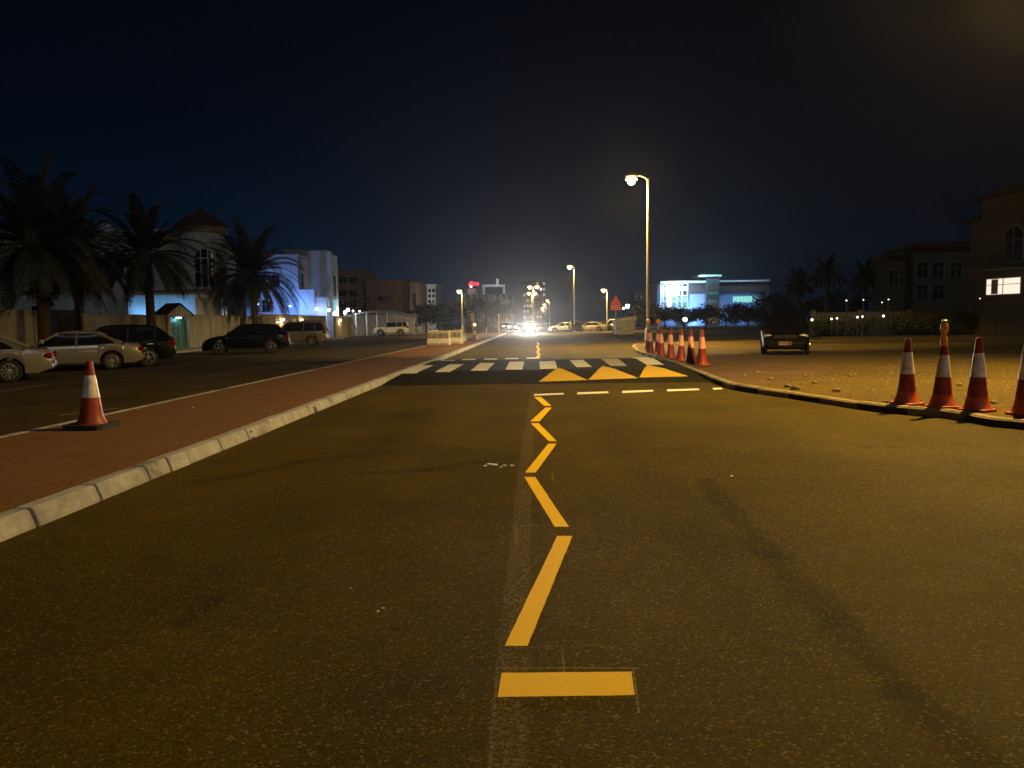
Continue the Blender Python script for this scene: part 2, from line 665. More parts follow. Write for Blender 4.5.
KX = -3.93
rd = MB()
rd.sheet([(KX, -20), (60, -20), (60, 66), (6.0, 66), (6.0, 110), (KX, 110)], 0.0)
rd.sheet([(-7.5, 110), (6.0, 110), (6.4, 900), (-7.5, 900)], 0.0)
struct(rd.build('road', MT['road']), 'dark asphalt road running straight to the oncoming headlights', 'road')

lot = MB()
lot.sheet([(-60, -20), (-7.15, -20), (-7.15, 108), (-60, 108)], -.008)
struct(lot.build('parking_lot', MT['lot']), 'dark asphalt parking lot beside the red brick sidewalk', 'parking lot')

sw = MB()
sw.prism([(-7.0, -20), (KX - .19, -20), (KX - .19, 108), (-7.0, 108)], -.1, .135)
struct(sw.build('sidewalk', MT['paver']), 'red brown brick sidewalk along the left kerb', 'sidewalk')

edge = MB()
y = -19.0
while y < 107:
    edge.box(-7.13, -7.003, y, y + .985, -.09, .141)
    y += 1.0
struct(edge.build('edge_kerb', MT['kerb'], bevel=.012, seg=1), 'low pale edging between brick sidewalk and parking lot', 'kerb')

rng = random.Random(4)
kb = MB()
y = -19.5
while y < 107:
    L = rng.choice([.90, .90, .90, .45, .62])
    j = rng.uniform(-.008, .008)
    dz = rng.uniform(-.006, .006)
    gp = rng.choice([.010, .012, .014, .022])
    a, b_ = y + gp, y + L - gp
    x0 = KX - .187
    pr = [(KX + .012 + j, -.05), (KX + .005 + j, .03), (KX - .035 + j, .135 + dz), (KX - .06 + j, .152 + dz), (x0, .152 + dz), (x0, -.05)]
    n = len(pr)
    kb.add([(p[0], a, p[1]) for p in pr] + [(p[0], b_, p[1]) for p in pr],
           [tuple(range(n)), tuple(reversed(range(n, 2 * n)))] + [(i, (i + 1) % n, (i + 1) % n + n, i + n) for i in range(n)])
    y += L
struct(kb.build('left_kerb', MT['kerb'], bevel=.008, seg=1), 'pale concrete kerbstones edging the brick sidewalk', 'kerb')

# right island with sand, brown pavers and its curved kerb
kp = [G(1024, 430), G(950, 419), G(880, 412.5), G(818, 403), G(783, 397.5), G(755, 393.5), G(727, 387.8), G(700, 377), G(680, 368.5), G(655, 359), G(637, 353)]
kp = [(40, 6.6), (20, 7.0), (12.5, 8.0), (9.2, 9.15)] + kp + [(5.2, 40.5), (5.9, 46.5), (7.4, 49.5), (11, 51), (20, 52)]


def catmull(P, n=8):
    out = []
    for i in range(len(P) - 1):
        p0, p1, p2, p3 = P[max(i - 1, 0)], P[i], P[i + 1], P[min(i + 2, len(P) - 1)]
        for k in range(n):
            t = k / n
            out.append(tuple(.5 * ((2 * p1[c]) + (-p0[c] + p2[c]) * t + (2 * p0[c] - 5 * p1[c] + 4 * p2[c] - p3[c]) * t * t
                                   + (-p0[c] + 3 * p1[c] - 3 * p2[c] + p3[c]) * t ** 3) for c in range(2)))
    out.append(P[-1])
    return out


def resample(P, step):
    out = [P[0]]
    acc = 0.0
    for a, b_ in zip(P[:-1], P[1:]):
        L = math.dist(a, b_)
        while acc + L >= step:
            t = (step - acc) / L
            a = (a[0] + (b_[0] - a[0]) * t, a[1] + (b_[1] - a[1]) * t)
            out.append(a)
            L = math.dist(a, b_)
            acc = 0.0
        acc += L
    return out


kpath = resample(catmull(kp), .5)


def offset(P, d):
    out = []
    for i, p in enumerate(P):
        a, b_ = P[max(i - 1, 0)], P[min(i + 1, len(P) - 1)]
        t = Vector((b_[0] - a[0], b_[1] - a[1])).normalized()
        out.append((p[0] + t.y * d, p[1] - t.x * d))   # right-hand side of travel
    return out


KH = .13
inner = offset(kpath, .155)
sandp = [p for p in inner] + [(22, 60), (75, 60), (75, 6.6)]
isl = MB()
isl.prism(sandp, -.1, KH - .008)
struct(isl.build('sand_lot', MT['sand']), 'open sandy lot behind the curved right kerb', 'sand')
in2 = offset(kpath, .16)
sel = [i for i, p in enumerate(in2) if 16.2 < p[1] < 46 and p[0] < 7.2]
near = [in2[i] for i in sel]
rngp = random.Random(9)
far = []
for i, p in enumerate(near):
    t = min(1, max(0, (p[1] - 16.2) / 5.0))
    wdt = .25 + 3.6 * t ** .8 + rngp.uniform(-.12, .12)
    far.append((p[0] + wdt, p[1] + .3))
pv = MB()
pv.sheet(near + list(reversed(far)), KH - .003)
struct(pv.build('right_sidewalk', MT['paver2']), 'brown paved sidewalk carrying the row of six traffic cones', 'sidewalk')

dk, lk = MB(), MB()
outer_t = offset(kpath, .03)
i = 0
stone = 0
rk = random.Random(3)
while i < len(kpath) - 3:
    n = 2
    target = dk if (stone // 1) % 2 == 0 else lk
    a0, a1 = i, min(i + n, len(kpath) - 1)
    hz = KH + rk.uniform(-.008, .008)
    for s in range(a0, a1):
        def lerp(P, s0, f):
            return (P[s0][0] + (P[s0 + 1][0] - P[s0][0]) * f, P[s0][1] + (P[s0 + 1][1] - P[s0][1]) * f)
        f0 = .012 if s == a0 else 0
        f1 = .988 if s == a1 - 1 else 1
        A, B = lerp(kpath, s, f0), lerp(kpath, s, f1)
        At, Bt = lerp(outer_t, s, f0), lerp(outer_t, s, f1)
        Ai, Bi = lerp(inner, s, f0), lerp(inner, s, f1)
        vs = [(*A, -.05), (*B, -.05), (*B, hz - .03), (*A, hz - .03), (*At, hz), (*Bt, hz), (*Bi, hz), (*Ai, hz), (*Ai, -.05), (*Bi, -.05)]
        target.add(vs, [(0, 1, 2, 3)])
        lk.add(vs, [(3, 2, 5, 4), (4, 5, 6, 7), (7, 6, 9, 8)])
        if s == a0:
            target.add(vs, [(0, 3, 4, 7, 8)])
        if s == a1 - 1:
            target.add(vs, [(1, 9, 6, 5, 2)])
    i += n
    stone += 1
struct(lk.build('pale_kerb', MT['kerb_pale']), 'dusty pale kerbstones round the sandy lot', 'kerb')
struct(dk.build('black_kerb', MT['kerb_dark']), 'black painted kerbstone faces round the sandy lot', 'kerb')

# raised crossing
YA, YB, YC, YD = 19.3, 23.1, 29.3, 32.5
TH = .11


def tz(y):
    if y <= YA or y >= YD:
        return 0.0
    if y < YB:
        return TH * (y - YA) / (YB - YA)
    if y <= YC:
        return TH
    return TH * (YD - y) / (YD - YC)


def GT(px, py):
    z = 0.0
    for _ in range(30):
        p = G(px, py, z)
        z = z + .5 * (tz(p[1]) - z)
    return p


XR = 4.55
tb = MB()
ys = [YA, YB, YC, YD]
prof = [(YA, -.06), (YA, .005)] + [(YB, TH + .005), (YC, TH + .005), (YD, .005), (YD, -.06)]
n = len(prof)
tb.add([(KX - .0, p[0], p[1]) for p in prof] + [(XR, p[0], p[1]) for p in prof],
       [tuple(range(n)), tuple(reversed(range(n, 2 * n)))] + [(i, (i + 1) % n, (i + 1) % n + n, i + n) for i in range(n)])
struct(tb.build('raised_crossing', MT['table']), 'raised dark asphalt speed table under the zebra stripes', 'speed table')


def decal(name, poly, m, label, cat='road marking', h=.003, drape=True, group=None):
    """painted mark lying on the road; split where the road bends"""
    me = bpy.data.meshes.new(name)
    bm = bmesh.new()
    vs = [bm.verts.new((p[0], p[1], 0)) for p in poly]
    bm.faces.new(vs)
    if drape:
        for yy in (YA, YB, YC, YD):
            bmesh.ops.bisect_plane(bm, geom=bm.verts[:] + bm.edges[:] + bm.faces[:], plane_co=(0, yy, 0), plane_no=(0, 1, 0))
    for v in bm.verts:
        v.co.z = (tz(v.co.y) + (.004 if YA < v.co.y < YD else 0) if drape else 0) + h
    bmesh.ops.recalc_face_normals(bm, faces=bm.faces)
    for f in bm.faces:
        if f.normal.z < 0:
            f.normal_flip()
    bm.to_mesh(me)
    bm.free()
    me.materials.append(m)
    o = bpy.data.objects.new(name, me)
    COL.objects.link(o)
    return tag(o, label, cat, group, 'structure')


def rough_poly(poly, amp, seed, step=.09):
    r = random.Random(seed)
    out = []
    for a, b_ in zip(poly, poly[1:] + poly[:1]):
        L = math.dist(a, b_)
        k = max(1, int(L / step))
        for i in range(k):
            t = i / k
            out.append((a[0] + (b_[0] - a[0]) * t + r.uniform(-amp, amp), a[1] + (b_[1] - a[1]) * t + r.uniform(-amp, amp)))
    return out


bar_px = [(501.9, 673), (631.3, 671.6), (635, 695.2), (497.8, 697)]
decal('yellow_bar', rough_poly([G(*p) for p in bar_px], .0015, 1), MT['yellow'], 'wide yellow bar painted across the road nearest the camera', h=.0008)
zz = [
    [(504.7, 646), (527.5, 646), (572.5, 536), (557.2, 536)],
    [(524.4, 477), (535.3, 477), (568.8, 526.8), (554.7, 526.8)],
    [(524.9, 472.6), (535.6, 472.6), (556.7, 443.6), (548.3, 443.6)],
    [(530.7, 423.2), (538.7, 423.2), (556.9, 441.2), (548.9, 441.2)],
    [(530.2, 421.4), (539.5, 421.4), (551.8, 407.6), (545.4, 407.6)],
    [(534.0, 397.0), (541.2, 397.0), (551.4, 405.8), (544.2, 405.8)]]
zl = ['longest yellow zigzag stroke just beyond the wide yellow bar', 'second yellow zigzag stroke from the wide yellow bar', 'third yellow zigzag stroke from the wide yellow bar',
      'fourth yellow zigzag stroke from the wide yellow bar', 'fifth yellow zigzag stroke from the wide yellow bar', 'small yellow zigzag stroke touching the white dashed line']
for k, (q, l) in enumerate(zip(zz, zl)):
    decal('zigzag_stroke', rough_poly([G(*p) for p in q], .0015, 20 + k), MT['yellow'], l, h=.0008)
# far zigzag beyond the crossing
fz = [[(535.4, 358), (539, 358), (540.5, 355), (537, 355)], [(536, 352.4), (539, 352.4), (541, 354.6), (538, 354.6)], [(536, 352), (538.6, 352), (540.4, 349.6), (537.8, 349.6)],
      [(535.8, 347.2), (538, 347.2), (540.4, 349.2), (538, 349.2)], [(536, 346.8), (538, 346.8), (539.8, 344.6), (537.8, 344.6)], [(536, 342.2), (538, 342.2), (539.8, 344.2), (537.8, 344.2)]]
fl = ['first', 'second', 'third', 'fourth', 'fifth', 'sixth']
for q, l in zip(fz, fl):
    decal('zigzag_stroke', [GT(*p) for p in q], MT['yellow_worn'], l + ' distant yellow zigzag stroke beyond the zebra crossing', h=.0008)


def z3(*p): return [(360 + a / 5.12, 340 + b / 5.12) for a, b in p]
def z4(*p): return [(520 + a / 5.12, 340 + b / 5.12) for a, b in p]


stripes = [z3((208, 172), (288, 172), (378, 130), (303, 130)), z3((385, 165), (462, 165), (532, 125), (460, 125)), z3((567, 158), (650, 158), (690, 118), (614, 118)),
           z3((744, 153), (832, 152), (842, 111), (765, 112)), z4((102, 150), (192, 147), (180, 107), (98, 110)), z4((290, 140), (369, 138), (322, 102), (252, 104)),
           z4((463, 134), (550, 134), (502, 97), (413, 97)), z4((650, 128), (737, 127), (657, 90), (572, 92))]
sl = ['leftmost white zebra stripe beside the pale kerb', 'second white zebra stripe from the pale left kerb', 'third white zebra stripe from the pale left kerb', 'fourth white zebra stripe from the pale left kerb',
      'white zebra stripe just left of the first yellow triangle tip', 'white zebra stripe between the tips of two yellow triangles', 'worn greyish zebra stripe second from the right kerb', 'rightmost white zebra stripe beside the traffic cones']
for k, (q, l) in enumerate(zip(stripes, sl)):
    decal('zebra_stripe', rough_poly([GT(*p) for p in q], .012, 40 + k, .3), MT['white_worn'] if k == 6 else MT['white'], l)
tri = [z4((95, 215), (346, 206), (198, 143)), z4((350, 205), (606, 196), (425, 133)), z4((610, 193), (862, 187), (652, 127))]
tl = ['yellow triangle on the crossing ramp nearest the centre line', 'middle yellow triangle on the crossing ramp', 'yellow triangle on the crossing ramp beside the right kerb']
for k, (q, l) in enumerate(zip(tri, tl)):
    decal('ramp_triangle', rough_poly([GT(*p) for p in q], .012, 60 + k, .3), MT['yellow_worn'], l)
dash = [z4((70, 285), (222, 279), (222, 271), (72, 277)), z4((293, 279), (452, 272), (452, 263), (296, 268)), z4((525, 271), (683, 264), (680, 255), (523, 261)), z4((756, 263), (920, 256), (915, 248), (752, 253)), z4((988, 254), (1040, 252), (1030, 244), (985, 246))]
dl = ['white dash at the tip of the yellow zigzag', 'second white dash right of the zigzag tip', 'third white dash right of the zigzag tip', 'fourth white dash right of the zigzag tip', 'short white dash meeting the right kerb']
for k, (q, l) in enumerate(zip(dash, dl)):
    decal('stop_line_dash', rough_poly([G(*p) for p in q], .008, 70 + k, .25), MT['white'], l, h=.0008)
fd = [(415, 104), (520, 100), (632, 98), (740, 95), (850, 92)]
for k, (a, b_) in enumerate(fd):
    q = z3((a, b_ + 4), (a + 68, b_ + 3), (a + 72, b_ - 3), (a + 6, b_ - 2))
    decal('stop_line_dash', [GT(*p) for p in q], MT['white'], ['leftmost', 'second', 'third', 'fourth', 'fifth'][k] + ' white dash of the broken line behind the zebra crossing')
# faint bay lines in the parking lot
for k, (q, l) in enumerate([(((60, 415), (118, 408)), 'faint white bay line behind the single left cone'), (((120, 409.5), (158, 410)), 'faint white bay line right of the single left cone'),
                            (((0, 392), (48, 384)), 'faint white bay line below the silver sedan tail'), (((215, 372), (262, 367)), 'faint bay line in front of the black crossover'),
                            (((185, 388), (205, 386)), 'faint short bay mark on the empty parking asphalt')]):
    a, b_ = G(*q[0]), G(*q[1])
    d = Vector((b_[0] - a[0], b_[1] - a[1])).normalized()
    nrm = (-d.y * .06, d.x * .06)
    o = decal('bay_line', [(a[0] - nrm[0], a[1] - nrm[1]), (b_[0] - nrm[0], b_[1] - nrm[1]), (b_[0] + nrm[0], b_[1] + nrm[1]), (a[0] + nrm[0], a[1] + nrm[1])], MT['white_faint'], l, h=-.003, drape=False)


# ------------------------------------------------------------------ street lamps
def street_lamp(label, x, y, H=9.8, arm=1.3, lens_mat='lamp_hot', power=9000, color=SODIUM, base=0.0, arms=(PI,), group='street lamps along the road', lsize=1.0, spot=172, r0=.11, tilt=0.0, blend=.5, fwd=0.0):
    t = thing('street_lamp', label, 'street lamp', (x, y, base), 0, group)
    b = MB()
    b.lathe([(.17, 0), (.17, .9), (.13, 1.0)], 12)
    b.box(-.22, .22, -.22, .22, 0, .03)
    b.build('base', MT['galv'], t, 40)
    p = MB()
    p.tube([(0, 0, 1.0), (0, 0, H * .6), (0, 0, H)], [r0, r0 * .8, r0 * .55], 12)
    p.build('pole', MT['galv'], t, 40)
    for a in arms:
        ca, sa = math.cos(a), math.sin(a)
        q = MB()
        pts = [(0, 0, H - .15), (ca * arm * .25, sa * arm * .25, H + .05), (ca * arm * .6, sa * arm * .6, H + .16), (ca * arm, sa * arm, H + .2)]
        q.tube(pts, .045, 8)
        q.build('arm', MT['galv'], t, 40)
        hd = MB()
        cx, cy = ca * (arm + .3), sa * (arm + .3)
        hd.lathe([(.05, .16), (.20, .13), (.30, .06), (.31, .0), (.27, -.01)], 16, c=(cx, cy, H + .16), sx=1.25 if abs(ca) > .5 else .6, sy=.6 if abs(ca) > .5 else 1.25)
        hobj = hd.build('lamp_head', MT['grey_paint'], t, 50)
        ln = MB()
        ln.lathe([(.20 * lsize, 0), (.235 * lsize, -.09 * lsize), (.20 * lsize, -.19 * lsize), (.12 * lsize, -.245 * lsize)], 18, c=(cx, cy, H + .148))
        lo = ln.build('lens', MT['halo_bowl'], hobj, 50)  # glowing bowl imitates the lamp halo; lsize widens it for far lamps
        bl = MB()
        bl.lathe([(.128 * lsize, -.20 * lsize), (.15 * lsize, -.26 * lsize), (.10 * lsize, -.33 * lsize), (.03 * lsize, -.35 * lsize)], 16, c=(cx, cy, H + .148))
        bl.lathe([(.238 * lsize, -.12 * lsize), (.242 * lsize, -.135 * lsize), (.238 * lsize, -.15 * lsize)], 18, c=(cx, cy, H + .148))
        bl.build('bulb', MT[lens_mat], hobj, 50)
        if power:
            light('lamp_light', 'SPOT', (cx, cy, H + .10 - .36 * lsize), color, power, .18, t, rot=(R(fwd), R(tilt), 0), size=spot, blend=blend)
    return t


street_lamp('tall street lamp on the sandy lot beyond the right frame edge lighting the near road', 11.7, 14.9, 9.8, power=15500, base=.12, spot=156, tilt=16)
tl0 = street_lamp('tall bright street lamp behind the row of six cones', 6.55, 45, 9.5, arm=.65, power=16000, base=.12, spot=148, tilt=3, fwd=15, blend=.15, lsize=1.3)
street_lamp('street lamp behind the viewpoint lighting the road from the rear', 8.5, -24, 9.8, power=5500, color=(1.0, .76, .40), spot=160, tilt=18)
light('lamp_glow', 'POINT', (-.95, 0, 9.15), SODIUM, 1700, .2, tl0)
lp = atY(574, 268, 116)
street_lamp('middle street lamp between the headlights and the tall bright lamp', lp.x, 116, 9.7, arm=.35, power=14000, lens_mat='lamp_far', lsize=1.5)
lp = atY(607, 289, 122)
street_lamp('short street lamp above the parked pale cars', lp.x, 122, 6.4, arm=.25, power=9000, lens_mat='lamp_far', lsize=1.4)
lp = atY(462, 292, 95)
street_lamp('short street lamp on the left behind the plastic barriers', lp.x, 95, 5.3, arm=.05, power=5000, lens_mat='lamp_far', lsize=1.1, base=.13)
for (px, Y, l) in [(533.5, 176, 'nearer twin headed lamp above the oncoming cars'), (532, 214, 'farther twin headed lamp just below the nearer twin lamp')]:
    lp = atY(px, 300, Y)
    street_lamp(l, lp.x, Y, 9.6, arm=.55, power=6000, lens_mat='lamp_far', lsize=1.9, arms=(0, PI), r0=.15)
for k, (px, Y, l) in enumerate([(549.5, 290, 'largest lamp of the distant row right of the twin lamps'), (546, 355, 'second lamp of the distant row right of the twin lamps'), (544, 430, 'third lamp of the distant row right of the twin lamps'),
                                (542.4, 520, 'fourth lamp of the distant row right of the twin lamps'), (540.6, 640, 'fifth lamp of the distant row right of the twin lamps'), (538.5, 800, 'last tiny lamp of the distant row above the headlights')]):
    lp = atY(px, 310, Y)
    street_lamp(l, lp.x, Y, 9.6, arm=.5, power=5000 if k < 3 else 0, lens_mat='lamp_far', lsize=1.9 + k * .55, r0=.16)

# ------------------------------------------------------------------ traffic cones
def cone(label, px, py, z=KH, H=1.08, style='red', rot=0.0, black_base=False, skirt=True, s=None, xy=None, group='red and white traffic cones'):
    xy = xy or G(px, py, z)
    t = thing('traffic_cone', label, 'traffic cone', (xy[0], xy[1], z), rot, group)
    rl_ = random.Random(label)
    t.rotation_euler = (rl_.uniform(-.022, .022), rl_.uniform(-.022, .022), rot)
    low = {'red': 'cone_red', 'maroon': 'cone_maroon'}[style]
    rb, rt = (.17, .04) if black_base else (.16, .042)
    bh = .07 if black_base else .035

    def rad(h):
        t_ = (h - bh) / (H - bh)
        return rb + (rt - rb) * t_ + .035 * max(0, 1 - t_ * 6) ** 2
    b = MB()
    w = .29 if black_base else .21
    c = .06
    oct_ = [(w, -w + c), (w, w - c), (w - c, w), (-w + c, w), (-w, w - c), (-w, -w + c), (-w + c, -w), (w - c, -w)]
    b.prism(oct_, 0, bh)
    b.build('base', MT['rubber'] if black_base else MT['cone_orange'], t, bevel=.012)
    hs = H * (.20 if skirt else .0)
    m1, m2 = H * .47, H * .80

    def band(name, h0, h1, m, grow=0.0):
        q = MB()
        k = 10
        pr = [(max(rad(h0) - .02, .01), h0)] + [(rad(h0 + (h1 - h0) * i / k) + grow, h0 + (h1 - h0) * i / k) for i in range(k + 1)] + [(max(rad(h1) - .02, .008), h1)]
        q.lathe(pr, 28)
        return q.build(name, MT[m], t, 35)
    if skirt:
        band('foot', bh, hs, 'cone_orange', .004)
        band('body', hs, m1, low)
    else:
        band('body', bh, m1, low)
    band('reflective_band', m1, m2, s or 'cone_white', .003)
    band('top', m2, H, low)
    q = MB()
    q.lathe([(rt * .95, H - .002), (rt * .95, H + .012), (rt * .5, H + .014)], 20)
    q.build('cap', MT['cone_red'], t, 40)
    return t


cone('single cone with a black rubber base on the left brick sidewalk', 92, 428, .135, .94, black_base=True, skirt=False)
cone('leftmost of the four big cones along the right kerb', 906.5, 404, rot=.3, H=1.06)
cone('big cone carrying an amber beacon on its tip', 942, 407.5, rot=.1, H=1.02)
cone('big plain cone between the beacon cone and the frame edge', 977, 410.5, rot=.5, H=1.08)
cone('big cone cut off by the right edge of the photo', 1026, 414.5, rot=.2, H=1.08)
rowl = ['dark cone at the far end of the row of six beside the lamp pole', 'second cone from the far end of the row with a lamp behind it', 'third cone from the far end of the row of six',
        'fourth cone from the far end of the row of six', 'maroon bodied cone second from the near end of the row', 'bright orange red cone at the near end of the row of six']
for k, (px, py, st) in enumerate([(650, 353, 'maroon'), (661, 356, 'red'), (670.5, 358.2, 'red'), (681, 360.5, 'red'), (690.7, 363.8, 'maroon'), (702, 364.8, 'red')]):
    cone(rowl[k], px, py, H=1.10, style=st, rot=k * .4, s='cone_pink', skirt=False)


def beacon(label, xy, z0, m='amber', disc=True, lit=False):
    t = thing('warning_lamp', label, 'warning lamp', (xy[0], xy[1], z0), 0, 'amber warning lamps on cones')
    b = MB()
    b.lathe([(.05, -.06), (.05, .06), (.032, .10), (.03, .2 if disc else .125)], 16)
    b.build('bracket', MT['amber'] if not disc else MT['grey_paint'], t, 40)
    q = MB()
    if disc:
        q.lathe([(.02, -.04), (.10, -.035), (.115, 0), (.10, .035), (.02, .04)], 20, axis='y', c=(0, 0, .31))
    else:
        q.lathe([(.03, .12), (.05, .15), (.058, .20), (.052, .27), (.035, .31)], 20)
    q.build('lens', MT['lamp_amber'] if lit else MT['amber'], t, 40)
    c = MB()
    if disc:
        c.lathe([(.03, -.03), (.035, 0), (.03, .03)], 12, axis='y', c=(0, 0, .2))
    else:
        c.lathe([(.036, .305), (.044, .315), (.044, .335), (.03, .345)], 16)
    c.build('cap', MT['grey_paint'], t, 40)
    return t


p = G(942, 407.5, KH)
beacon('amber beacon with pale cap on top of a big right cone', p, KH + 1.02, disc=False)
p = G(658.2, 352.5, KH)
cone('half hidden cone carrying a round amber lamp behind the row', 0, 0, xy=p, H=1.05, style='maroon', s='cone_pink', skirt=False)
beacon('round amber disc lamp above the row of six cones', p, KH + 1.05)
p = G(648.2, 350, KH)
cone('half hidden cone with amber lamp in front of the lamp pole', 0, 0, xy=p, H=1.05, style='maroon', s='cone_pink', skirt=False)
beacon('round amber lamp in front of the tall lamp pole', p, KH + 1.05)


# ------------------------------------------------------------------ cars
def interp(P, x):
    if x <= P[0][0]:
        return P[0][1]
    for (a, za), (b_, zb) in zip(P[:-1], P[1:]):
        if x <= b_:
            t = (x - a) / (b_ - a) if b_ > a else 0
            return za + (zb - za) * t
    return P[-1][1]


SEDAN = dict(L=4.75, W=1.80, H=1.45, gc=.24, r=.325, xf=1.42, xr=-1.33, belt=.92,
             top=[(-2.375, .62), (-2.34, .86), (-2.2, .96), (-1.5, 1.0), (1.0, .95), (1.6, .90), (2.1, .78), (2.33, .62), (2.375, .5)],
             rb=-1.72, rr=-.85, rf=.35, wb=1.12, spokes=10)
CROSS = dict(L=4.6, W=1.86, H=1.66, gc=.28, r=.36, xf=1.42, xr=-1.32, belt=1.02,
             top=[(-2.3, .70), (-2.28, .98), (-2.2, 1.08), (-1.5, 1.08), (.9, 1.03), (1.5, 1.0), (2.0, .88), (2.25, .68), (2.3, .55)],
             rb=-2.22, rr=-1.55, rf=.25, wb=1.1, spokes=5)
SUV = dict(L=4.95, W=1.90, H=1.84, gc=.32, r=.38, xf=1.5, xr=-1.38, belt=1.12,
           top=[(-2.475, .72), (-2.46, 1.08), (-2.4, 1.16), (0.9, 1.14), (1.4, 1.12), (2.2, 1.04), (2.42, .9), (2.475, .6)],
           rb=-2.42, rr=-2.1, rf=.35, wb=1.02, spokes=6)
FJ = dict(L=4.67, W=1.90, H=1.86, gc=.36, r=.42, xf=1.40, xr=-1.30, belt=1.16,
          top=[(-2.335, .72), (-2.32, 1.14), (-2.28, 1.2), (.75, 1.18), (1.0, 1.18), (2.1, 1.10), (2.3, .98), (2.335, .6)],
          rb=-2.28, rr=-2.08, rf=.52, wb=.82, spokes=6)
VAN = dict(L=5.0, W=1.9, H=2.1, gc=.3, r=.35, xf=1.5, xr=-1.4, belt=1.2,
           top=[(-2.5, .7), (-2.49, 1.2), (-2.45, 1.24), (1.2, 1.2), (1.6, 1.15), (2.3, 1.0), (2.46, .8), (2.5, .5)],
           rb=-2.46, rr=-2.35, rf=.7, wb=1.7, spokes=5)


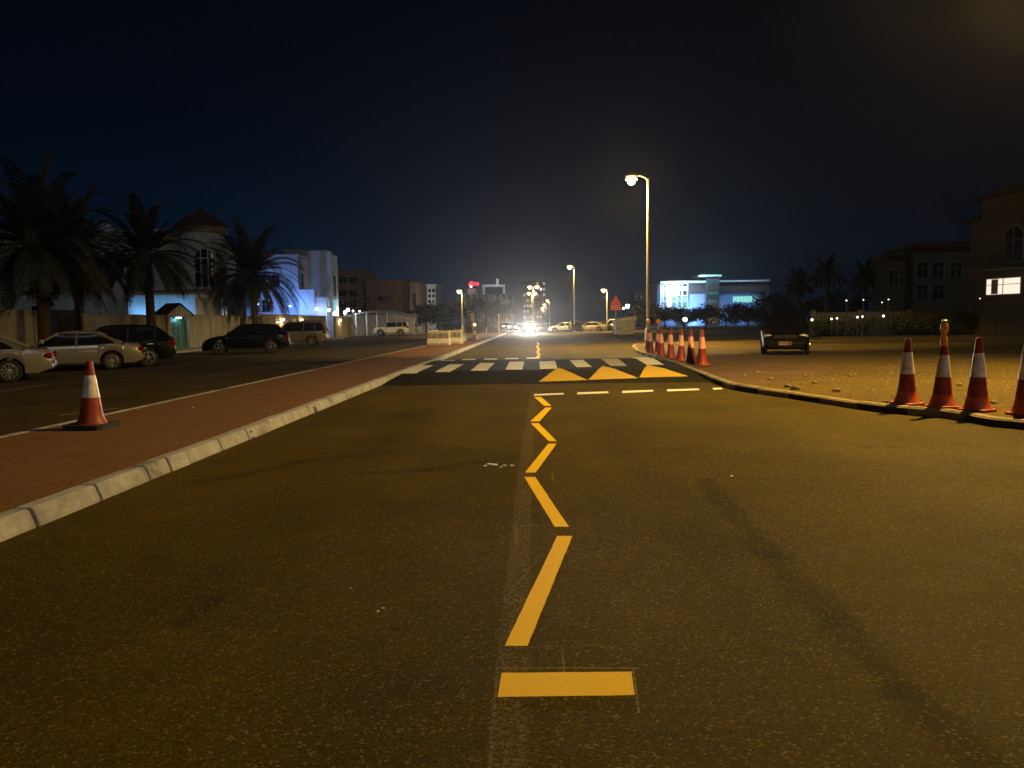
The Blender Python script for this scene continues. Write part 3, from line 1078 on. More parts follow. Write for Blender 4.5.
def make_car(name, label, cat, S, paint_m, loc, heading, lights_on=None, plate=True, scale=1.0, roof_m=None, group=None, rack=False, spare=False):
    t = thing(name, label, cat, loc, heading, group)
    t.scale = (scale,) * 3
    L, W = S['L'], S['W']
    ra = S['r'] + .07
    xs = sorted(set([round(-L / 2 + L * i / 70, 4) for i in range(71)] +
                    [round(xa + ra * math.cos(PI * i / 14), 4) for xa in (S['xf'], S['xr']) for i in range(15)]))
    b = MB()
    rings = []
    for x in xs:
        u = abs(x) / (L / 2)
        w = W / 2 * (1 - .13 * u ** 7 - .03 * u ** 2)
        top = interp(S['top'], x)
        bot = S['gc'] + (.12 * max(0, (u - .86) / .14))
        for xa in (S['xf'], S['xr']):
            if abs(x - xa) < ra:
                bot = max(bot, S['r'] + math.sqrt(max(0, ra * ra - (x - xa) ** 2)))
        bot = min(bot, top - .1)
        h = top - bot
        half = [(0.0, bot), (w * .8, bot), (w * .97, bot + .012), (w, bot + h * .3), (w * 1.0, bot + h * .62), (w * .975, bot + h * .86), (w * .9, top - .012), (w * .5, top + .012), (0, top + .022)]
        rings.append([(x, yy, zz_) for yy, zz_ in half] + [(x, -yy, zz_) for yy, zz_ in reversed(half[1:-1])])
    nr = len(rings[0])
    vs = [p for r_ in rings for p in r_]
    fs = []
    for i in range(len(rings) - 1):
        for k in range(nr):
            k2 = (k + 1) % nr
            fs.append((i * nr + k, i * nr + k2, (i + 1) * nr + k2, (i + 1) * nr + k))
    fs.append(tuple(range(nr)))
    fs.append(tuple(range((len(rings) - 1) * nr, len(rings) * nr)))
    b.add(vs, fs)
    b.build('body', paint_m, t, 38)
    # greenhouse
    H = S['H']
    gt = [(S['rb'], interp(S['top'], S['rb']) - .02), (S['rr'], H - .07), (S['rr'] + .25, H - .02), ((S['rr'] + S['rf']) / 2, H), (S['rf'] - .2, H - .02), (S['rf'], H - .06), (S['wb'], interp(S['top'], S['wb']) - .02)]
    gxs = sorted(set([S['rb'] + (S['wb'] - S['rb']) * i / 40 for i in range(41)] + [p_[0] for p_ in gt]))
    wg = W / 2 * .93

    def gw(z):
        f = max(0, (z - S['belt']) / (H - S['belt']))
        return wg * (1 - .10 * f - .14 * f ** 3)
    q = MB()
    rings = []
    for x in gxs:
        top = interp(gt, x)
        z0 = interp(S['top'], x) - .05
        top = max(top, z0 + .03)
        hh = top - z0
        half = [(0, z0), (gw(z0), z0), (gw(z0 + hh * .5), z0 + hh * .5), (gw(z0 + hh * .9), z0 + hh * .9), (gw(top) * .9, top - .008), (0, top + .01)]
        rings.append([(x, yy, zz_) for yy, zz_ in half] + [(x, -yy, zz_) for yy, zz_ in reversed(half[1:-1])])
    nr = len(rings[0])
    vs = [p for r_ in rings for p in r_]
    fs = []
    for i in range(len(rings) - 1):
        for k in range(nr):
            k2 = (k + 1) % nr
            fs.append((i * nr + k, i * nr + k2, (i + 1) * nr + k2, (i + 1) * nr + k))
    fs.append(tuple(range(nr)))
    fs.append(tuple(range((len(rings) - 1) * nr, len(rings) * nr)))
    q.add(vs, fs)
    q.build('windows', MT['glass'], t, 40)
    # roof panel and pillars
    rp = MB()
    rx = [S['rr'] + (S['rf'] - S['rr']) * i / 14 for i in range(15)]
    vs = []
    for x in rx:
        z = interp(gt, x)
        wv = gw(z)
        for fy in (-1.02, -.92, -.5, 0, .5, .92, 1.02):
            zz_ = z + .022 - (.05 if abs(fy) > 1 else 0) - (.012 if abs(fy) > .9 else 0)
            vs.append((x, wv * fy, zz_))
    fs = [(i * 7 + k, i * 7 + k + 1, (i + 1) * 7 + k + 1, (i + 1) * 7 + k) for i in range(14) for k in range(6)]
    rp.add(vs, fs)
    ro = rp.build('roof', roof_m or paint_m, t, 45)
    for sgn in (1, -1):
        pl = MB()

        def side(x, z):
            return Vector((x, sgn * (gw(z) + .004), z))
        zb = interp(S['top'], S['wb'])
        pl.bar(side(S['wb'], zb - .02), side(S['rf'] + .02, H - .07), .05, .07)
        zr = interp(S['top'], S['rb'])
        pl.bar(side(S['rb'] + .06, zr - .02), side(S['rr'] + .02, H - .08), .05, .15 if S['rr'] - S['rb'] > .5 else .24)
        xb = (S['rf'] + S['rr']) / 2 + .05
        pl.bar(side(xb, S['belt']), side(xb - .05, H - .07), .05, .08)
        if S['H'] > 1.6:
            xq = S['xr'] - .25
            pl.bar(side(xq, S['belt']), side(xq - .05, H - .09), .05, .10)
        pl.bar(side(S['rf'], H - .06), side(S['rr'], H - .07), .03, .045)
        pl.build('pillars', paint_m, t)
        # door seams, handles, sill
        sm = MB()
        for xd in (xb, S['wb'] - .12, xb - 1.0 if S['xr'] + .35 < xb - 1.0 else S['xr'] + .42):
            z0, z1 = S['gc'] + .1, S['belt'] - .02
            w = W / 2 * .995
            sm.box(xd - .007, xd + .007, sgn * w - .02, sgn * w + .003, z0, z1)
        sm.box(S['xr'] + ra + .05, S['xf'] - ra - .05, sgn * W / 2 * .97 - .02, sgn * W / 2 * .97 + .02, S['gc'] - .03, S['gc'] + .05)
        sm.build('sill_trim', MT['black'], t)
        for xd in (xb + .12, xb - .82):
            hd = MB()
            hd.box(xd - .1, xd + .1, sgn * W / 2 * .985 - .01, sgn * W / 2 * .985 + .03, S['belt'] - .14, S['belt'] - .11)
            hd.build('door_handle', MT['chrome'] if paint_m is MT['paint_black'] else paint_m, t, bevel=.008)
        mr = MB()
        mz = zb + .08
        mr.frustum((S['wb'] - .32, S['wb'] - .16, min(sgn * .86 * W / 2 * 1.06, sgn * (W / 2 + .14)), max(sgn * .86 * W / 2 * 1.06, sgn * (W / 2 + .14))),
                   (S['wb'] - .32, S['wb'] - .2, min(sgn * .9 * W / 2 * 1.06, sgn * (W / 2 + .13)), max(sgn * .9 * W / 2 * 1.06, sgn * (W / 2 + .13))), mz, mz + .15)
        mr.build('mirror', paint_m, t, bevel=.03)
        # lights
        z_h = interp(S['top'], L / 2 - .12) - .10
        hx = L / 2 - .10
        wy = W / 2 * .70
        hl = MB()
        hl.lathe([(.05, -.12), (.13, -.08), (.15, .02), (.12, .07), (.05, .085)], 16, axis='x', c=(hx - .02, sgn * wy, z_h + .02), sx=1.25, sy=.62)
        hl.build('headlight', MT[lights_on] if lights_on else MT['lens'], t, 50)
        tl_ = MB()
        zt = interp(S['top'], -L / 2 + .05) - .12
        w_end = W / 2 * .87
        if S['H'] < 1.6:
            tl_.lathe([(.05, -.16), (.13, -.1), (.15, .03), (.11, .08), (.04, .09)], 14, axis='x', c=(-L / 2 + .06, sgn * (w_end - .085), zt + .0), sx=1.0, sy=.62)
            tl_.v = [(2 * (-L / 2 + .06) - x_ - .015, y_, z_) for x_, y_, z_ in tl_.v]
        else:
            tl_.frustum((-L / 2 - .015, -L / 2 + .3, min(sgn * (w_end - .16), sgn * (w_end + .055)), max(sgn * (w_end - .16), sgn * (w_end + .055))),
                        (-L / 2 + .04, -L / 2 + .22, min(sgn * (w_end - .12), sgn * (w_end + .05)), max(sgn * (w_end - .12), sgn * (w_end + .05))), zt - .08, zt + .2)
        tl_.build('tail_light', MT['tail'], t, 50, bevel=.012)
    # bumpers / grille / plates
    gr = MB()
    zg = interp(S['top'], L / 2 - .05)
    gr.box(L / 2 - .12, L / 2 - .005 + .012, -.42, .42, zg - .10, zg + .02)
    for k in range(3):
        gr.box(L / 2 - .1, L / 2 + .016, -.42, .42, zg - .085 + k * .035, zg - .075 + k * .035)
    gr.build('grille', MT['black'], t, bevel=.01)
    bp = MB()
    bp.box(L / 2 - .35, L / 2 + .03, -W / 2 * .80, W / 2 * .80, S['gc'] - .06, S['gc'] + .26)
    bp.build('front_bumper', paint_m, t, bevel=.09, seg=3)
    bp = MB()
    bp.box(-L / 2 - .05, -L / 2 + .2, -W / 2 * .80, W / 2 * .80, S['gc'] + .14, S['gc'] + .32)
    bp.build('rear_bumper', paint_m, t, bevel=.06, seg=3)
    if plate:
        for sx_, xx in ((1, L / 2 + .03), (-1, -L / 2 - .05)):
            zc = S['gc'] + .17 if sx_ > 0 else S['gc'] + .26
            pm = MB()
            pm.box(xx - .006, xx + .012, -.24, .24, zc - .06, zc + .08) if sx_ > 0 else pm.box(xx - .012, xx + .006, -.24, .24, zc - .06, zc + .08)
            po = pm.build('number_plate', MT['plate'], t)
            rm = MB()
            if sx_ > 0:
                rm.box(xx + .0125, xx + .015, .10, .235, zc - .055, zc + .075)
                for kk in range(4):
                    rm.box(xx + .0125, xx + .015, -.2 + kk * .07, -.16 + kk * .07, zc - .02, zc + .05)
            else:
                rm.box(xx - .015, xx - .0125, -.235, -.10, zc - .055, zc + .075)
            rm.build('plate_mark', MT['plate_red'], po)
    if rack:
        rk_ = MB()
        for sgn in (1, -1):
            rk_.bar((S['rr'] + .1, sgn * gw(H) * .82, H + .06), (S['rf'] - .1, sgn * gw(H) * .82, H + .06), .035)
            for x in (S['rr'] + .15, (S['rr'] + S['rf']) / 2, S['rf'] - .15):
                rk_.bar((x, sgn * gw(H) * .82, H - .02), (x, sgn * gw(H) * .82, H + .06), .03)
        rk_.build('roof_rack', MT['black'], t)
    # wheels
    for xa in (S['xf'], S['xr']):
        for sgn in (1, -1):
            r = S['r']
            yo = sgn * (W / 2 * .975)
            ty = MB()
            ty.lathe([(r * .60, -.10), (r * .93, -.105), (r, -.08), (r, .08), (r * .93, .105), (r * .66, .11), (r * .60, .09)], 32, axis='y', c=(xa, yo - sgn * .11, r))
            to = ty.build('wheel', MT['tyre'], t, 40)
            rm = MB()
            yf = yo + sgn * .005
            rm.lathe([(r * .68, -.02), (r * .68, .012), (r * .62, .016), (r * .60, -.02)], 32, axis='y', c=(xa, yf - sgn * .012, r))
            for k in range(S['spokes']):
                a = 2 * PI * k / S['spokes'] + .3
                rm.bar((xa + .05 * math.cos(a), yf - sgn * .02, r + .05 * math.sin(a)), (xa + r * .63 * math.cos(a), yf - sgn * .012, r + r * .63 * math.sin(a)), .03 if S['spokes'] > 7 else .06, .03)
            rm.lathe([(.075, -.02), (.07, .015), (.03, .02)], 16, axis='y', c=(xa, yf - sgn * .012, r))
            rm.build('rim', MT['rim'], to, 40)
            dk_ = MB()
            dk_.lathe([(r * .6, -.01), (r * .6, .01)], 24, axis='y', c=(xa, yf - sgn * .06, r))
            dk_.build('brake_disc', MT['black'], to)
    return t


def place(px, py, S, heading, back=None, z=0.0):
    """ground point under a wheel seen at (px,py); back = local wheel centre of that wheel"""
    x, y = G(px, py, z)
    bx, by = back
    c, s = math.cos(heading), math.sin(heading)
    return (x - (bx * c - by * s), y - (bx * s + by * c), z)


# heading: local +x is the nose; these noses point left (towards the wall)
h = R(180 + 27)
make_car('parked_car', 'silver sedan tail cut off by the left edge of the photo', 'car', SEDAN, MT['paint_silver'], place(10, 382.5, SEDAN, h, (SEDAN['xr'], .85)), h, group='cars parked on the left lot')
h = R(180 + 27)
make_car('parked_car', 'champagne sedan parked right behind the single left cone', 'car', SEDAN, MT['paint_gold'], place(112.5, 369.8, SEDAN, h, (SEDAN['xr'], .85)), h, group='cars parked on the left lot')
h = R(180 + 24)
make_car('parked_car', 'black SUV just beyond the champagne sedan', 'car', CROSS, MT['paint_black'], place(149, 366.8, CROSS, h, (CROSS['xr'], .9)), h, group='cars parked on the left lot')
h = R(180 + 15)
make_car('parked_car', 'glossy black crossover alone before the pale boundary wall', 'car', CROSS, MT['paint_black'], place(271, 353.6, CROSS, h, (CROSS['xr'], .9)), h, group='cars parked on the left lot')
h = R(180 + 9)
make_car('parked_car', 'bronze grey SUV with roof rack beside the black crossover', 'car', SUV, MT['paint_brown'], place(311.5, 346, SUV, h, (SUV['xr'], .9)), h, group='cars parked on the left lot', rack=True)
h = R(180 + 4)
make_car('parked_car', 'white boxy off-roader with black hood in front of the fence', 'car', FJ, MT['paint_white'], place(400.5, 335.4, FJ, h, (FJ['xr'], .9)), h, roof_m=MT['paint_white'], group='cars parked on the left lot')
p = G(411, 334.2)
make_car('parked_van', 'grey van half hidden behind the white off-roader', 'van', VAN, MT['grey_paint'], (p[0] - 1.5, p[1] + 3, 0), R(170), group='cars parked on the left lot')
MT['paint_dull'] = mat('paint_dull_black', (.004, .004, .004), .5, 0, .10)
p = G(785, 355.0, KH)
make_car('parked_car', 'dark car facing the camera alone on the sandy lot', 'car', dict(CROSS, W=1.86, L=4.4), MT['paint_dull'], (p[0] + .65, p[1] + 2.1, KH - .006), R(-90 - 17))
# far right parked cars
for (px, py, S, m, hd, l, sc) in [(591, 327.6, SEDAN, 'paint_beige', 168, 'pale beige sedan parked under the short street lamp', 1.0), (612, 326.3, SUV, 'paint_white', 175, 'white SUV parked behind the steel waste bin', 1.0),
                                  (603, 327.0, SEDAN, 'paint_dark', 120, 'dark sedan between the beige sedan and the white SUV', 1.0),
                                  (573, 327.4, CROSS, 'paint_dark', 100, 'dark hatchback near the middle street lamp pole', 1.0), (564, 327.0, SEDAN, 'paint_white', 176, 'white sedan parked nearest the oncoming headlights', 1.0)]:
    p = G(px, 330.8 - (px - 535) * .014, 0)
    Y = 118 if S is not SUV else 124
    q = atY(px, 325, Y)
    make_car('parked_car', l, 'car', S, MT[m], (q.x, Y + (.0 if px != 603 else 5), -.02), R(hd), group='cars parked on the far right', plate=False)


def headlamps(t, S, power, size=60):
    for sgn in (1, -1):
        light('headlight_beam', 'SPOT', (S['L'] / 2 + .12, sgn * S['W'] / 2 * .7, .72), (1.0, .94, .82), power, .08, t, rot=(R(90 - 1.5), 0, R(-90)), size=size)


c1 = atY(529.5, 327, 117)
t = make_car('oncoming_car', 'nearest oncoming car with glaring headlights on the road', 'car', CROSS, MT['paint_white'], (c1.x, 119.5, 0), R(-90), lights_on='head', group='oncoming cars with lit headlights')
headlamps(t, CROSS, 34000, 26)
light('headlight_glow', 'POINT', (CROSS['L'] / 2 + .4, 0, .75), (1.0, .96, .9), 1500, .3, t)
c2 = atY(512.5, 325, 150)
t = make_car('oncoming_car', 'second oncoming car left of the brightest headlights', 'car', SEDAN, MT['paint_dark'], (c2.x, 152.5, 0), R(-90), lights_on='head_far', group='oncoming cars with lit headlights')
headlamps(t, SEDAN, 5000, 24)
c3 = atY(505, 326, 190)
t = make_car('oncoming_car', 'small farthest oncoming car left of the other headlights', 'car', SEDAN, MT['paint_dark'], (c3.x, 190, 0), R(-80), lights_on='head_far', group='oncoming cars with lit headlights')

# ------------------------------------------------------------------ plants
def palm_mesh(seed, trunk_h, frond_len, n_fronds=46, droop=1.0, leaflets=34, lw=.045):
    r = random.Random(seed)
    tk = MB()
    pts, rad = [], []
    bend = r.uniform(-.25, .25)
    N = int(trunk_h / .14)
    for i in range(N + 1):
        f = i / N
        pts.append((bend * f * f, .1 * math.sin(f * 3), trunk_h * f))
        rad.append((.26 - .05 * f) * (1.10 if i % 2 else .95) + (.10 * max(0, 1 - f * 9)) + (.08 if f > .9 else 0))
    tk.tube(pts, rad, 14)
    tip = Vector(pts[-1])
    # cut frond stubs below the crown
    for k in range(26):
        a = r.uniform(0, 2 * PI)
        z = trunk_h - r.uniform(.1, .9)
        d = Vector((math.cos(a), math.sin(a), .9)).normalized()
        p0 = Vector((tip.x, tip.y, z)) + Vector((math.cos(a), math.sin(a), 0)) * .2
        tk.tube([p0, p0 + d * r.uniform(.2, .4)], [.06, .035], 5)
    cr = MB()
    for k in range(n_fronds):
        az = k * 2.39996 + r.uniform(-.25, .25)
        el = R(82) - (k / n_fronds) ** .85 * R(112) + r.uniform(-.12, .12)
        Lf = frond_len * r.uniform(.82, 1.08) * (1 - .15 * (k / n_fronds > .85))
        hd = Vector((math.cos(az), math.sin(az), 0))
        p_ = tip + hd * .12
        pitch = el
        S = 16
        path = [p_.copy()]
        dirs = []
        for s in range(S):
            pitch -= droop * (R(3.2) + R(5.2) * (s / S)) * max(.25, math.cos(pitch))
            d = hd * math.cos(pitch) + Vector((0, 0, math.sin(pitch)))
            dirs.append(d)
            p_ = p_ + d * (Lf / S)
            path.append(p_.copy())
        cr.tube(path, [.028 * (1 - .8 * i / S) for i in range(S + 1)], 4, cap=False)
        side = hd.cross(Vector((0, 0, 1))).normalized()
        tw = r.uniform(-.5, .5)
        for j in range(leaflets):
            f = .14 + .86 * (j + r.uniform(-.3, .3)) / leaflets
            f = min(max(f, .05), .99)
            i = min(int(f * S), S - 1)
            b0 = path[i].lerp(path[i + 1], f * S - i)
            d = dirs[i]
            up = side.cross(d).normalized()
            ll = .46 * frond_len / 3.6 * (math.sin(PI * min(1, f * .86 + .12)) ** .6) * r.uniform(.8, 1.15)
            for sg in (1, -1):
                ld = (side * sg * .78 + d * .55 + up * (.26 + .2 * tw * sg) + Vector((0, 0, -.22))).normalized()
                wv = d * lw * (.5 if f > .9 else 1)
                e = b0 + ld * ll + Vector((0, 0, -.12 * ll))
                m = b0 + ld * ll * .5
                cr.add([b0 - wv * .35, m - wv * .5, e, m + wv * .5, b0 + wv * .35], [(0, 1, 3, 4), (1, 2, 3)])
    return tk, cr


def palm(label, x, y, seed, trunk_h, fl, n=46, droop=1.0, rot=0.0, lw=.085, leaflets=40):
    t = thing('palm_tree', label, 'palm tree', (x, y, 0), rot, 'date palms')
    tk, cr = palm_mesh(seed, trunk_h, fl, n, droop, leaflets, lw)
    tk.build('trunk', MT['bark'], t, 60)
    cr.build('crown', MT['frond'], t, fix=False)
    return t


palm('broad dark palm at the left edge behind the silver sedan', -22.2, 34.2, 11, 5.2, 4.4, 84, 1.1)
palm('dark palm crown between the two front palms behind the wall', -27.6, 46, 12, 6.0, 4.3, 76, 1.05)
palm('palm with upright fronds in front of the dark tiled tower', -22.1, 43.8, 13, 5.7, 4.1, 66, 1.0)
palm('short spreading palm above the black crossover', -22.5, 61.5, 14, 5.6, 5.1, 84, 1.05)
for (px, Y, th, fl, l, sd) in [(800, 105, 6.0, 2.9, 'dark palm left of the tallest palm behind the lot', 21), (826, 100, 6.9, 3.2, 'tallest dark palm silhouette behind the sandy lot', 22), (864, 98, 6.2, 2.8, 'dark palm silhouette touching the low right villa', 23)]:
    q = atY(px, 300, Y)
    palm(l, q.x, Y, sd, th + .3, fl, 60, 1.1, lw=.2, leaflets=22)


def crown_mesh(seed, rx, ry, rz, zc, n, leaf, lumps=9):
    r = random.Random(seed)
    m = MB()
    cs = []
    for k in range(lumps):
        a = r.uniform(0, 2 * PI)
        e = r.uniform(-.6, 1)
        q = r.uniform(.35, .72)
        cs.append((Vector((math.cos(a) * rx * q, math.sin(a) * ry * q, zc + e * rz * .55)), r.uniform(.34, .55)))
    for _ in range(n):
        c, s = r.choice(cs)
        d = Vector((r.gauss(0, 1), r.gauss(0, 1), r.gauss(0, 1))).normalized() * (r.random() ** .35) * r.uniform(.8, 1.15)
        p_ = c + Vector((d.x * rx * s, d.y * ry * s, d.z * rz * s * 1.1))
        if p_.z < .08:
            continue
        a = Vector((r.gauss(0, 1), r.gauss(0, 1), r.gauss(0, .7))).normalized()
        b_ = a.cross(Vector((r.gauss(0, 1), r.gauss(0, 1), r.gauss(0, 1)))).normalized()
        L = leaf * r.uniform(.6, 1.3)
        m.add([p_ - a * L * .5, p_ + b_ * L * .25, p_ + a * L * .5, p_ - b_ * L * .25], [(0, 1, 2, 3)])
    return m


def tree(label, x, y, seed, h, w, n=1500, leaf=.4, mt='leaf_dark', name='tree', cat='tree', group='dark trees beyond the road', z=0):
    t = thing(name, label, cat, (x, y, z), seed * .7, group)
    zc = h * .62
    crown_mesh(seed, w / 2, w / 2, h * .42, zc, n, leaf, 11).build('crown', MT[mt], t, fix=False)
    r = random.Random(seed + 99)
    tk = MB()
    tk.tube([(0, 0, -.05), (.05, .02, h * .25), (.0, .08, h * .55)], [.16 + h * .012, .13, .07], 8)
    for k in range(5):
        a = k * 1.26 + r.uniform(-.3, .3)
        tk.tube([(0, .02, h * (.25 + .05 * k)), (math.cos(a) * w * .14, math.sin(a) * w * .14, h * (.42 + .05 * k)), (math.cos(a) * w * .3, math.sin(a) * w * .3, h * (.55 + .05 * k))], [.08, .05, .02], 6)
    tk.build('trunk', MT['bark'], t)
    return t


def bush(label, x, y, seed, h, w, d=None, n=900, leaf=.22, mt='leaf_dark', group='dark bushes', name='bush', z=0):
    m = crown_mesh(seed, w / 2, (d or w) / 2, h * .5, h * .48, n, leaf, 10)
    o = m.build(name, MT[mt], None, fix=False)
    o.location = (x, y, z)
    return tag(o, label, 'bush' if name == 'bush' else 'hedge', group)


# far-left trees
for k, (px, Y, h_, w_, l) in enumerate([(424, 128, 4.6, 5.5, 'dark tree just right of the grey van'), (438, 135, 5.2, 6.5, 'dark rounded tree above the plastic barriers'), (452, 140, 5.4, 6.5, 'dark tree just left of the short left lamp'),
                                        (470, 150, 6.5, 7.5, 'dark tree below the red rooftop sign'), (486, 165, 6.8, 8, 'dark tree left of the oncoming headlights'), (500, 185, 6.5, 8, 'dim tree directly above the farther headlights'),
                                        (415, 118, 3.6, 4.5, 'low dark tree behind the grey van')]):
    q = atY(px, 320, Y)
    tree(l, q.x, Y, 100 + k, h_, w_, 1500, .5)
for k, (px, Y, h_, w_, l) in enumerate([(648, 128, 4.5, 6, 'dark tree behind the tall lamp pole'), (665, 150, 4.2, 7, 'dark tree below the bright left end of the lit building'), (684, 150, 3.9, 7, 'dark tree below the blue panel of the lit building'),
                                        (706, 148, 4.6, 7, 'dark tree below the lit building tower'), (726, 150, 4.3, 8, 'dark tree right of the lit building tower'), (748, 145, 4.6, 8, 'dark tree below the strip window of the lit building'),
                                        (770, 130, 6.2, 7, 'taller dark tree at the right end of the lit building'), (785, 120, 5.2, 6, 'dark tree above the lone dark car'), (812, 112, 4.8, 7, 'dark tree below the tallest palm'),
                                        (848, 106, 5.5, 7, 'dark tree left of the low right villa')]):
    q = atY(px, 318, Y)
    tree(l, q.x, Y, 130 + k, h_, w_, 1400, .45)
for k, (px, Y, h_, w_, l) in enumerate([(815, 64, 1.7, 4.2, 'garden bush lit at the left end of the garden wall'), (838, 64, 1.9, 4.5, 'garden bush second from the left along the garden wall'), (862, 63, 1.7, 4.5, 'garden bush below the low right villa'),
                                        (886, 63, 2.0, 4.6, 'garden bush behind the leftmost big cone'), (912, 62.5, 2.1, 4.6, 'garden bush left of the amber beacon'), (940, 62, 2.0, 4.6, 'garden bush behind the amber beacon'),
                                        (968, 62, 1.9, 4.4, 'garden bush below the lit villa windows'), (998, 62, 2.0, 4.4, 'garden bush near the right frame edge')]):
    q = atY(px, 318, Y)
    bush(l, q.x, Y, 160 + k, h_, w_, 1.8, 900, .2, 'leaf', 'garden bushes along the right wall')


for k, (px, l) in enumerate([(655, 'dark hedge left of the round white lamp'), (682, 'dark hedge behind the round white lamp'), (708, 'dark hedge below the lit building tower'), (734, 'dark hedge right of the lit building tower'),
                             (760, 'dark hedge left of the lone dark car'), (786, 'dark hedge behind the lone dark car')]):
    q = atY(px, 318, 134)
    bush(l, q.x, 134, 190 + k, 3.2 + (k % 3) * .35, 6.0, 2.5, 1300, .4, 'leaf_dark', 'dark hedges beyond the lot', 'hedge')


# ------------------------------------------------------------------ buildings
def window(parent, axis, c, w, h, at, pane='win_dark', frame=True, arch=False, depth=.06, out=1, name='window', bars=1):
    """axis 'y': on a face y=at, c=(x,z) ; axis 'x': on a face x=at, c=(y,z); out = +1/-1 outward"""
    def P(u, v, o):
        return (u, at + out * o, v) if axis == 'y' else (at + out * o, u, v)

    def bx(mb, u0, u1, v0, v1, o0, o1):
        a, b_ = P(u0, v0, o0), P(u1, v1, o1)
        mb.box(min(a[0], b_[0]), max(a[0], b_[0]), min(a[1], b_[1]), max(a[1], b_[1]), min(a[2], b_[2]), max(a[2], b_[2]))
    u, v = c
    pm = MB()
    if arch:
        ra_ = w / 2
        prof_ = [(u - ra_, v - h / 2), (u + ra_, v - h / 2)] + [(u + ra_ * math.cos(PI * i / 12), v + h / 2 - ra_ + ra_ * math.sin(PI * i / 12)) for i in range(13)]
        n_ = len(prof_)
        vs = [P(a, b_, .003) for a, b_ in prof_] + [P(a, b_, .03) for a, b_ in prof_]
        pm.add(vs, [tuple(range(n_)), tuple(range(n_, 2 * n_))] + [(i, (i + 1) % n_, (i + 1) % n_ + n_, i + n_) for i in range(n_)])
    else:
        bx(pm, u - w / 2, u + w / 2, v - h / 2, v + h / 2, .003, .03)
    if not frame:
        return pm.build(name, MT[pane], parent)
    fm = MB()
    fw = .06 if w < 2 else .09
    hh = h if not arch else h - w / 2
    bx(fm, u - w / 2 - fw, u - w / 2, v - h / 2, v - h / 2 + hh, 0, depth)
    bx(fm, u + w / 2, u + w / 2 + fw, v - h / 2, v - h / 2 + hh, 0, depth)
    bx(fm, u - w / 2 - fw, u + w / 2 + fw, v - h / 2 - fw, v - h / 2, 0, depth + .04)
    if arch:
        ra_ = w / 2
        for i in range(12):
            a0, a1 = PI * i / 12, PI * (i + 1) / 12
            cc = (u, v + h / 2 - ra_)
            qs = [(cc[0] + r_ * math.cos(a), cc[1] + r_ * math.sin(a)) for r_, a in ((ra_, a0), (ra_ + fw, a0), (ra_ + fw, a1), (ra_, a1))]
            vs = [P(a, b_, 0) for a, b_ in qs] + [P(a, b_, depth) for a, b_ in qs]
            fm.add(vs, [(0, 1, 2, 3), (4, 5, 6, 7), (0, 1, 5, 4), (1, 2, 6, 5), (2, 3, 7, 6), (3, 0, 4, 7)])
    else:
        bx(fm, u - w / 2 - fw, u + w / 2 + fw, v + h / 2, v + h / 2 + fw, 0, depth)
    for k in range(bars):
        uu = u - w / 2 + w * (k + 1) / (bars + 1)
        bx(fm, uu - .025, uu + .025, v - h / 2, v - h / 2 + hh + (w * .4 if arch else 0), .031, depth)
    bx(fm, u - w / 2, u + w / 2, v - .02 + h * .12, v + .02 + h * .12, .0315, depth - .005)
    fo = fm.build(name, MT['win_frame'], parent)
    pm.build('pane', MT[pane], fo)
    return fo


# boundary wall of the left villas (faces the parking lot)
WX = -24.0


def wall_run(label, y0, y1, hgt, m='wall', panels=True):
    t = thing('boundary_wall', label, 'wall', (0, 0, 0), 0, 'boundary walls of the left villas')
    w = MB()
    w.box(WX - .2, WX, y0, y1, -.05, hgt)
    w.box(WX - .26, WX + .06, y0, y1, hgt, hgt + .09)
    w.box(WX, WX + .04, y0, y1, -.05, .3)
    w.build('wall', MT[m], t, bevel=.01, seg=1)
    if panels:
        pl = MB()
        n_ = max(1, int((y1 - y0) / 3.0))
        for i in range(n_ + 1):
            yy = y0 + .2 + (y1 - y0 - .4) * i / n_
            pl.box(WX + .002, WX + .07, yy - .15, yy + .15, .3, hgt - .002)
        pl.build('pilasters', MT['wall_panel'], t, bevel=.01, seg=1)
    return t


wall_run('pale wall between the left frame edge and the dark gate', 14, 36.6, 2.35)
wall_run('pale wall between the dark gate and the green door', 40.2, 49.3, 2.25)
wall_run('pale wall from the green door to the spreading palm', 53.0, 66.5, 2.3)
wall_run('cream wall with two glowing sconces behind the bronze SUV', 67.2, 88.0, 2.5, 'villa_dark')
wall_run('short cream wall with a bright sconce near the fence', 92.0, 101.0, 2.5, 'villa_dark')

t = thing('driveway_gate', 'dark metal gate between two pale wall runs', 'gate', (0, 0, 0))
q = MB(); q.box(WX - .16, WX - .06, 36.75, 38.35, .06, 2.5); q.build('leaf', MT['gate_dark'], t)
q = MB(); q.box(WX - .16, WX - .06, 38.4, 40.05, .06, 2.5); q.build('leaf', MT['gate_dark'], t)
q = MB()
for yy in (36.65, 40.1):
    q.box(WX - .25, WX + .05, yy - .06, yy + .06, 0, 2.65)
q.build('post', MT['gate_dark'], t)

